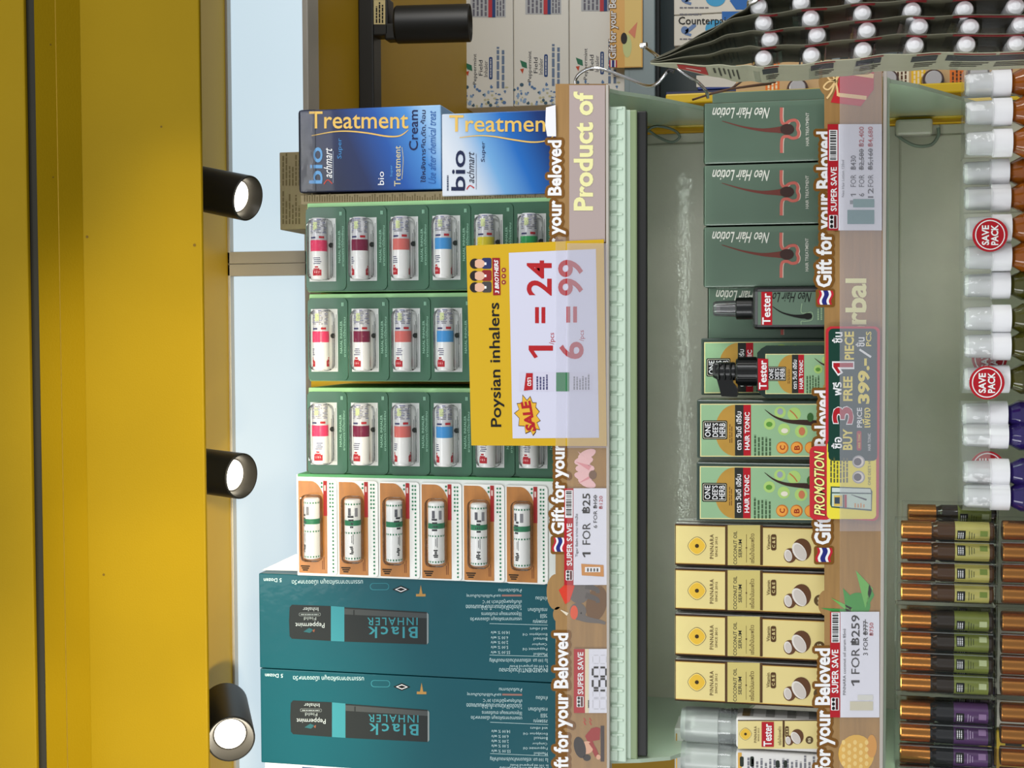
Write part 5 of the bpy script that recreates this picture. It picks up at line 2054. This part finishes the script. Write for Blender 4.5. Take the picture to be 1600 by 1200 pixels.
for e in ((1160, 126), (1212, 128), (1205, 131), (1150, 132)):
    b.tube([at(1082, 156, 1.42), at(1110, 147, 1.43), at(1140, 138+e[1]*.01, 1.44), at(*e, 1.46)], .0011, M_band)
tag(b.build('brown_cord', None, tuple(at(1090, 154, 1.42))), 'thin brown cords running from the hook behind the green lotion box', 'cord')

# ================================================================== the farther bay on the right
YF2 = 2.65
XF0, XF1 = at(980, 160, YF2).x, 1.35
zf = at(975, 40, YF2).z
t = empty('display_shelf', (XF0+.3, YF2+.2, 0))
tag(t, 'grey shelf unit farther back on the right behind the hook', 'shelf')
M_fg = mat('blue_grey_enamel', (126, 144, 148), .35)
M_fg2 = mat('slate_enamel', (96, 110, 112), .35)
b = MB()
b.box(XF0, XF1, YF2+.004, YF2+.40, zf-.01, zf, M_fg, .001)
b.build('shelf_board', t, t.location)
b = MB()
za, zb = at(1006, 40, YF2).z, at(1023, 40, YF2).z
b.box(XF0, XF1, YF2+.004, YF2+.02, zb, zf-.008, M_fg, .002)
b.build('front_lip', t, t.location)
b = MB()
b.box(XF0, XF1, YF2+.03, YF2+.06, at(1030, 40, YF2+.03).z, zf-.012, mat('dark_gap', (40, 46, 48), .6), .001)
b.build('shadow_bar', t, t.location)
b = MB()
b.box(XF0, XF1, YF2+.40, YF2+.42, .2, zf+.1, M_fg2, .001)
b.build('back_panel', t, t.location)
zf2 = at(1300, 60, YF2).z
b = MB()
b.box(XF0, XF1, YF2, YF2+.40, zf2-.015, zf2, M_fg, .001)
b.build('shelf_board', t, t.location)
b = MB()
b.box(XF0-.01, XF0+.012, YF2+.36, YF2+.395, .0, zf+.5, M_post, .002)
b.build('upright_post', t, t.location)
# yellow post of the neighbouring bay seen past the bracket
b = MB()
p = at(1070, 152, 1.75)
b.box(p.x-.008, p.x+.005, 1.75, 1.78, 0, at(1040, 150, 1.75).z, M_post, .002)
tag(b.build('upright_post', None, (p.x, 1.765, 0)), 'yellow upright post standing behind the right shelf bracket', 'post')

# far printed strip
t = empty('shelf_strip', tuple(at(1000, 40, YF2-.004)))
tag(t, 'yellow-orange Gift for your Beloved strip on the far right shelf', 'shelf strip', 'shelf strips')
b = MB()
Ys2 = YF2-.004
M_litstrip = mat('lit_strip_print', (226, 170, 66), .4, noise=.06, nscale=10)  # bright light on the far strip put into its print colour
b.prism([at(953, -220, Ys2), at(953, 106, Ys2), at(1004, 105, Ys2), at(1004, -220, Ys2)], (0, .001, 0), M_litstrip)
pr = Print(b, Ys2, .0006)
pr.text('Gift for your Beloved', (951, -33, 966, 92), 'up', WHITE, 3, bold=.02, edge=M_brown, ew=.05)
for k, (m, w_) in enumerate(((ink((190, 35, 50)), 2), (WHITE, 2), (ink((35, 40, 120)), 4), (WHITE, 2), (ink((190, 35, 50)), 2))):
    x = 952+sum((2, 2, 4, 2, 2)[:k])
    pr.rect(x, 94, x+w_, 105, m, 2)
pr.rect(976, -200, 1002, 104, ink((236, 206, 128)), 1)
pr.disc(975, 60, 5, 9, ink((40, 34, 32)), 2)
pr.poly([(982, 50), (996, 34), (992, 60)], ink((226, 140, 110)), 2)
pr.disc(980, 72, 7, 18, ink((206, 214, 150)), 1.6)
b.build('printed_strip', t, t.location)

# white cartons, stacked three high
M_wc = mat('white_carton_board', (228, 227, 220), .35, coat=.2)
YPM = YF2+.03
FB, FL = ink((92, 128, 176)), ink((44, 74, 130))
b = MB()
z1, z0 = at(717, 80, YPM).z, at(800, 80, YPM).z
hC = (z1-zf)/3-.0004
xa = at(760, 168, YPM).x
z0 = z1-hC
b.box(xa, 1.3, YPM, YPM+.25, z0+.0006, z1, M_wc, .002)
pr = Print(b, YPM, .0006)
FG = ink((60, 62, 70))
for rep in (0, -178):
    pr.text('Peppermint', (739, 84+rep, 746, 132+rep), 'up', FG, 1)
    pr.text('Field', (748, 94+rep, 754, 118+rep), 'up', FG, 1)
    pr.text('Inhaler', (756, 95+rep, 762, 120+rep), 'up', ink((110, 112, 120)), 1)
    pr.rrect(764, 89+rep, 769.5, 124+rep, 2, FL, 1)
    pr.fine(765.5, 92+rep, 768, 121+rep, 1, WHITE, 2, rag=0)
    pr.fine(774, 73+rep, 790, 138+rep, 2, ink((110, 130, 160)), 1)
    pr.poly([(727, 98+rep), (737, 102+rep), (738, 111+rep), (730, 108+rep)], ink((50, 120, 90)), 1)
    pr.poly([(727, 112+rep), (733, 111+rep), (731, 119+rep)], ink((200, 80, 50)), 1)
rd = random.Random(4)
for k in range(70):
    x, y = 718+rd.random()*74, 134+rd.random()*32
    if y < 150+abs(x-750)*-.2 and rd.random() < .6:
        continue
    pr.disc(x, y, 1+rd.random()*2.2, 1+rd.random()*2.2, rd.choice((FB, FB, ink((140, 170, 206)), ink((200, 196, 160)), ink((70, 100, 120)))), 1+.2*rd.random(), 7)
pr.rect(735, -30, 790, 27, ink((190, 194, 200)), 1)
pr.rect(763, -30, 769, 27, ink((196, 60, 70)), 2)
pr.rect(769, -30, 774, 27, FL, 2)
pr.fine(737, -28, 762, 25, 4, ink((110, 110, 124)), 2)
pr.fine(775, -28, 789, 25, 3, ink((110, 110, 124)), 2)
lo = Vector((xa+.2, YPM, z0))
pc = tag(b.build('inhaler_carton', None, lo), 'white Peppermint Field carton on top of the far right stack', 'box', 'white far cartons')
for k, lb in ((1, 'white Peppermint Field carton in the middle of the far right stack'), (2, 'white Peppermint Field carton at the bottom of the far right stack')):
    c = copy_tree(pc, lo-Vector((0, 0, k*(hC+.0002))))
    tag(c, lb, 'box', 'white far cartons')

# light track and lamp hung under the far ceiling
b = MB()
Yt = zs-.001
p = at(578, 80, 2.0)
yt = (zs-.012-CAM.z)/(p.z-CAM.z)*2.0
b.box(-.05, 1.2, yt-.020, yt+.020, zs-.024, zs+.0, M_black, .002)
b.box(at(570, 60, yt).x, at(570, 150, yt).x*0+at(570, 2, yt).x, yt-.016, yt+.016, zs-.046, zs-.022, M_black, .002)
b.box(at(600, 66, yt).x, at(600, 40, yt).x, yt-.016, yt+.010, zs-.062, zs-.040, M_black, .003)
pr = Print(b, yt-.0163)
pr.rect(580, 0, 602, 38, ink((206, 190, 140)), 1)
pr.fine(586, 2, 600, 36, 3, BLACK, 2)
tag(b.build('light_track', None, (.5, yt, zs-.024)), 'black track rail under the yellow ceiling at top right', 'lamp track')
c = at(732, 33, yt)
lamp((c.x, yt+.012, c.z), (0, .12, -1), .0285, .115, 'black cylinder spotlight hanging from the far track before the white cartons', stem=False, lit=True, power=5.0, rec=.04)

# boxes on the lower far shelf
def far_box(px0, px1, py0, py1, Y, m, label, art=None, depth=.12, name='medicine_box', zb=None):
    b = MB()
    X = bx(b, px0, px1, py0, py1, Y, depth, m, .0015, zb)
    if art:
        art(Print(b, Y, .0005))
    return tag(b.build(name, None, ((X[0]+X[1])/2, Y, X[2])), label, 'box')


def counter(oy):
    def f(pr):
        BL, BL2 = ink((40, 110, 190)), ink((70, 170, 222))
        pr.text('Counterpain', (1060, 26+oy, 1142, 42+oy), 'rt', BLACK, 3, bold=.01)
        pr.fine(1062, 20+oy, 1110, 25+oy, 1, ink((120, 120, 130)), 2, True)
        pr.fine(1062, 59+oy, 1110, 63+oy, 1, ink((120, 120, 130)), 2, True)
        pr.disc(1070, 47+oy, 6, 6, ink((110, 140, 190)), 2)
        pr.stroke([(1072, 50+oy), (1082, 42+oy), (1086, 38+oy)], 6, ink((110, 140, 190)), 2)
        pr.stroke([(1070, 52+oy), (1080, 55+oy)], 4, ink((110, 140, 190)), 2)
        pr.disc(1118, 45+oy, 16, 14, BL2, 2)
        pr.poly([(1128, 18+oy), (1178, 18+oy), (1178, 64+oy), (1150, 64+oy), (1140, 50+oy), (1150, 40+oy), (1128, 30+oy)], BL, 2)
        pr.disc(1166, 30+oy, 14, 12, ink((46, 40, 140)), 2.6)
    return f


YQ = 2.665
M_ivory = mat('ivory_box_board', (222, 218, 206), .4)
far_box(1053, 1300, 18, 66, YQ, M_ivory, 'white and blue Counterpain box beside the hanging cards, lower of two', counter(0), zb=zf2)
far_box(1053, 1300, -31, 17, YQ, M_ivory, 'white and blue Counterpain box cut by the top edge of the picture', counter(-49), zb=zf2)


def art_red(pr):
    for x in (1205, 1216, 1228):
        pr.rect(x, -40, x+7, 14, ink((226, 120, 50)), 1)
    pr.fine(1238, -30, 1290, 13, 8, ink((120, 60, 40)), 1)


far_box(1090, 1300, 118, 136, YQ, mat('navy_box_board', (44, 70, 150), .35), 'blue and white box seen below the hanging cards', lambda pr: pr.rect(1088, 118, 1160, 136, M_ivory, 1), zb=zf2)
far_box(1196, 1300, 68, 138, YQ+.13, M_ivory, 'white box with an orange stripe behind the lotion box', lambda pr: (pr.rect(1218, 66, 1229, 138, ink((220, 110, 50)), 1), pr.text('E', (1220, 127, 1228, 137), 'up', WHITE, 2)), zb=zf2)
far_box(1190, 1300, -40, 14, YQ+.14, ink((232, 206, 150)), 'cream box with orange stripes at the top edge of the picture', art_red, zb=zf2)
far_box(1040, 1300, 138, 149, YQ, mat('navy_carton', (28, 36, 84), .4), 'dark navy carton edge behind the wire hook', None, .1, 'medicine_box', zf2)
# a further card strip hanging behind the middle strip's right end: its caps face the viewer, shade painted in as grey
YJ = 1.95
t = empty('card_strip', at(1180, 126, YJ))
tag(t, 'shaded card strip with grey round caps behind the gift box end of the middle strip', 'card strip', 'hanging inhaler card strips')
mg = mat('shaded_inhaler_cap', (176, 174, 176), .35)
M_goldb = mat('gold_card_print', (206, 150, 50), .35)
b = MB()
b.prism([at(x, y, YJ+.02) for x, y in ((1150, 100), (1150, 150), (1640, 146), (1640, 78))], (0, .001, 0), mat('tan_card', (196, 160, 110), .5))
pr = Print(b, YJ+.02)
for k, x in enumerate((1196, 1292, 1352, 1398, 1424, 1484, 1512, 1560, 1596)):
    m = (ink((226, 120, 50)), M_goldb, ink((120, 40, 40)), ink((236, 226, 200)), ink((236, 190, 50)))[k % 5]
    pr.rect(x, 96, x+22, 146, m, 1)
    pr.fine(x+2, 100, x+20, 144, 3, ink((90, 60, 40)) if k % 2 else ink((240, 220, 180)), 2)
b.build('card_sheet', t, t.location)
for px, py in ((1246, 137), (1318, 126), (1388, 123), (1459, 123), (1530, 112)):
    c = at(px, py, YJ)
    r = .0112
    b = MB()
    b.lathe((c.x, YJ, c.z), (0, 1, 0), [(0, .0001, mg), (0, r*.92, mg), (.001, r, mg), (.0195, r, mg), (.0195, .0001, mg)], 26)
    b.build('inhaler', t, t.location)
    b = MB()
    md = mat('dark_blister_rim', (74, 50, 40), .25, coat=.4)
    b.lathe((c.x, YJ+.008, c.z), (0, 1, 0), [(0, r*1.02, md), (0, r*1.28, md), (.0118, r*1.4, md)], 26)
    b.build('blister_rim', t, t.location)
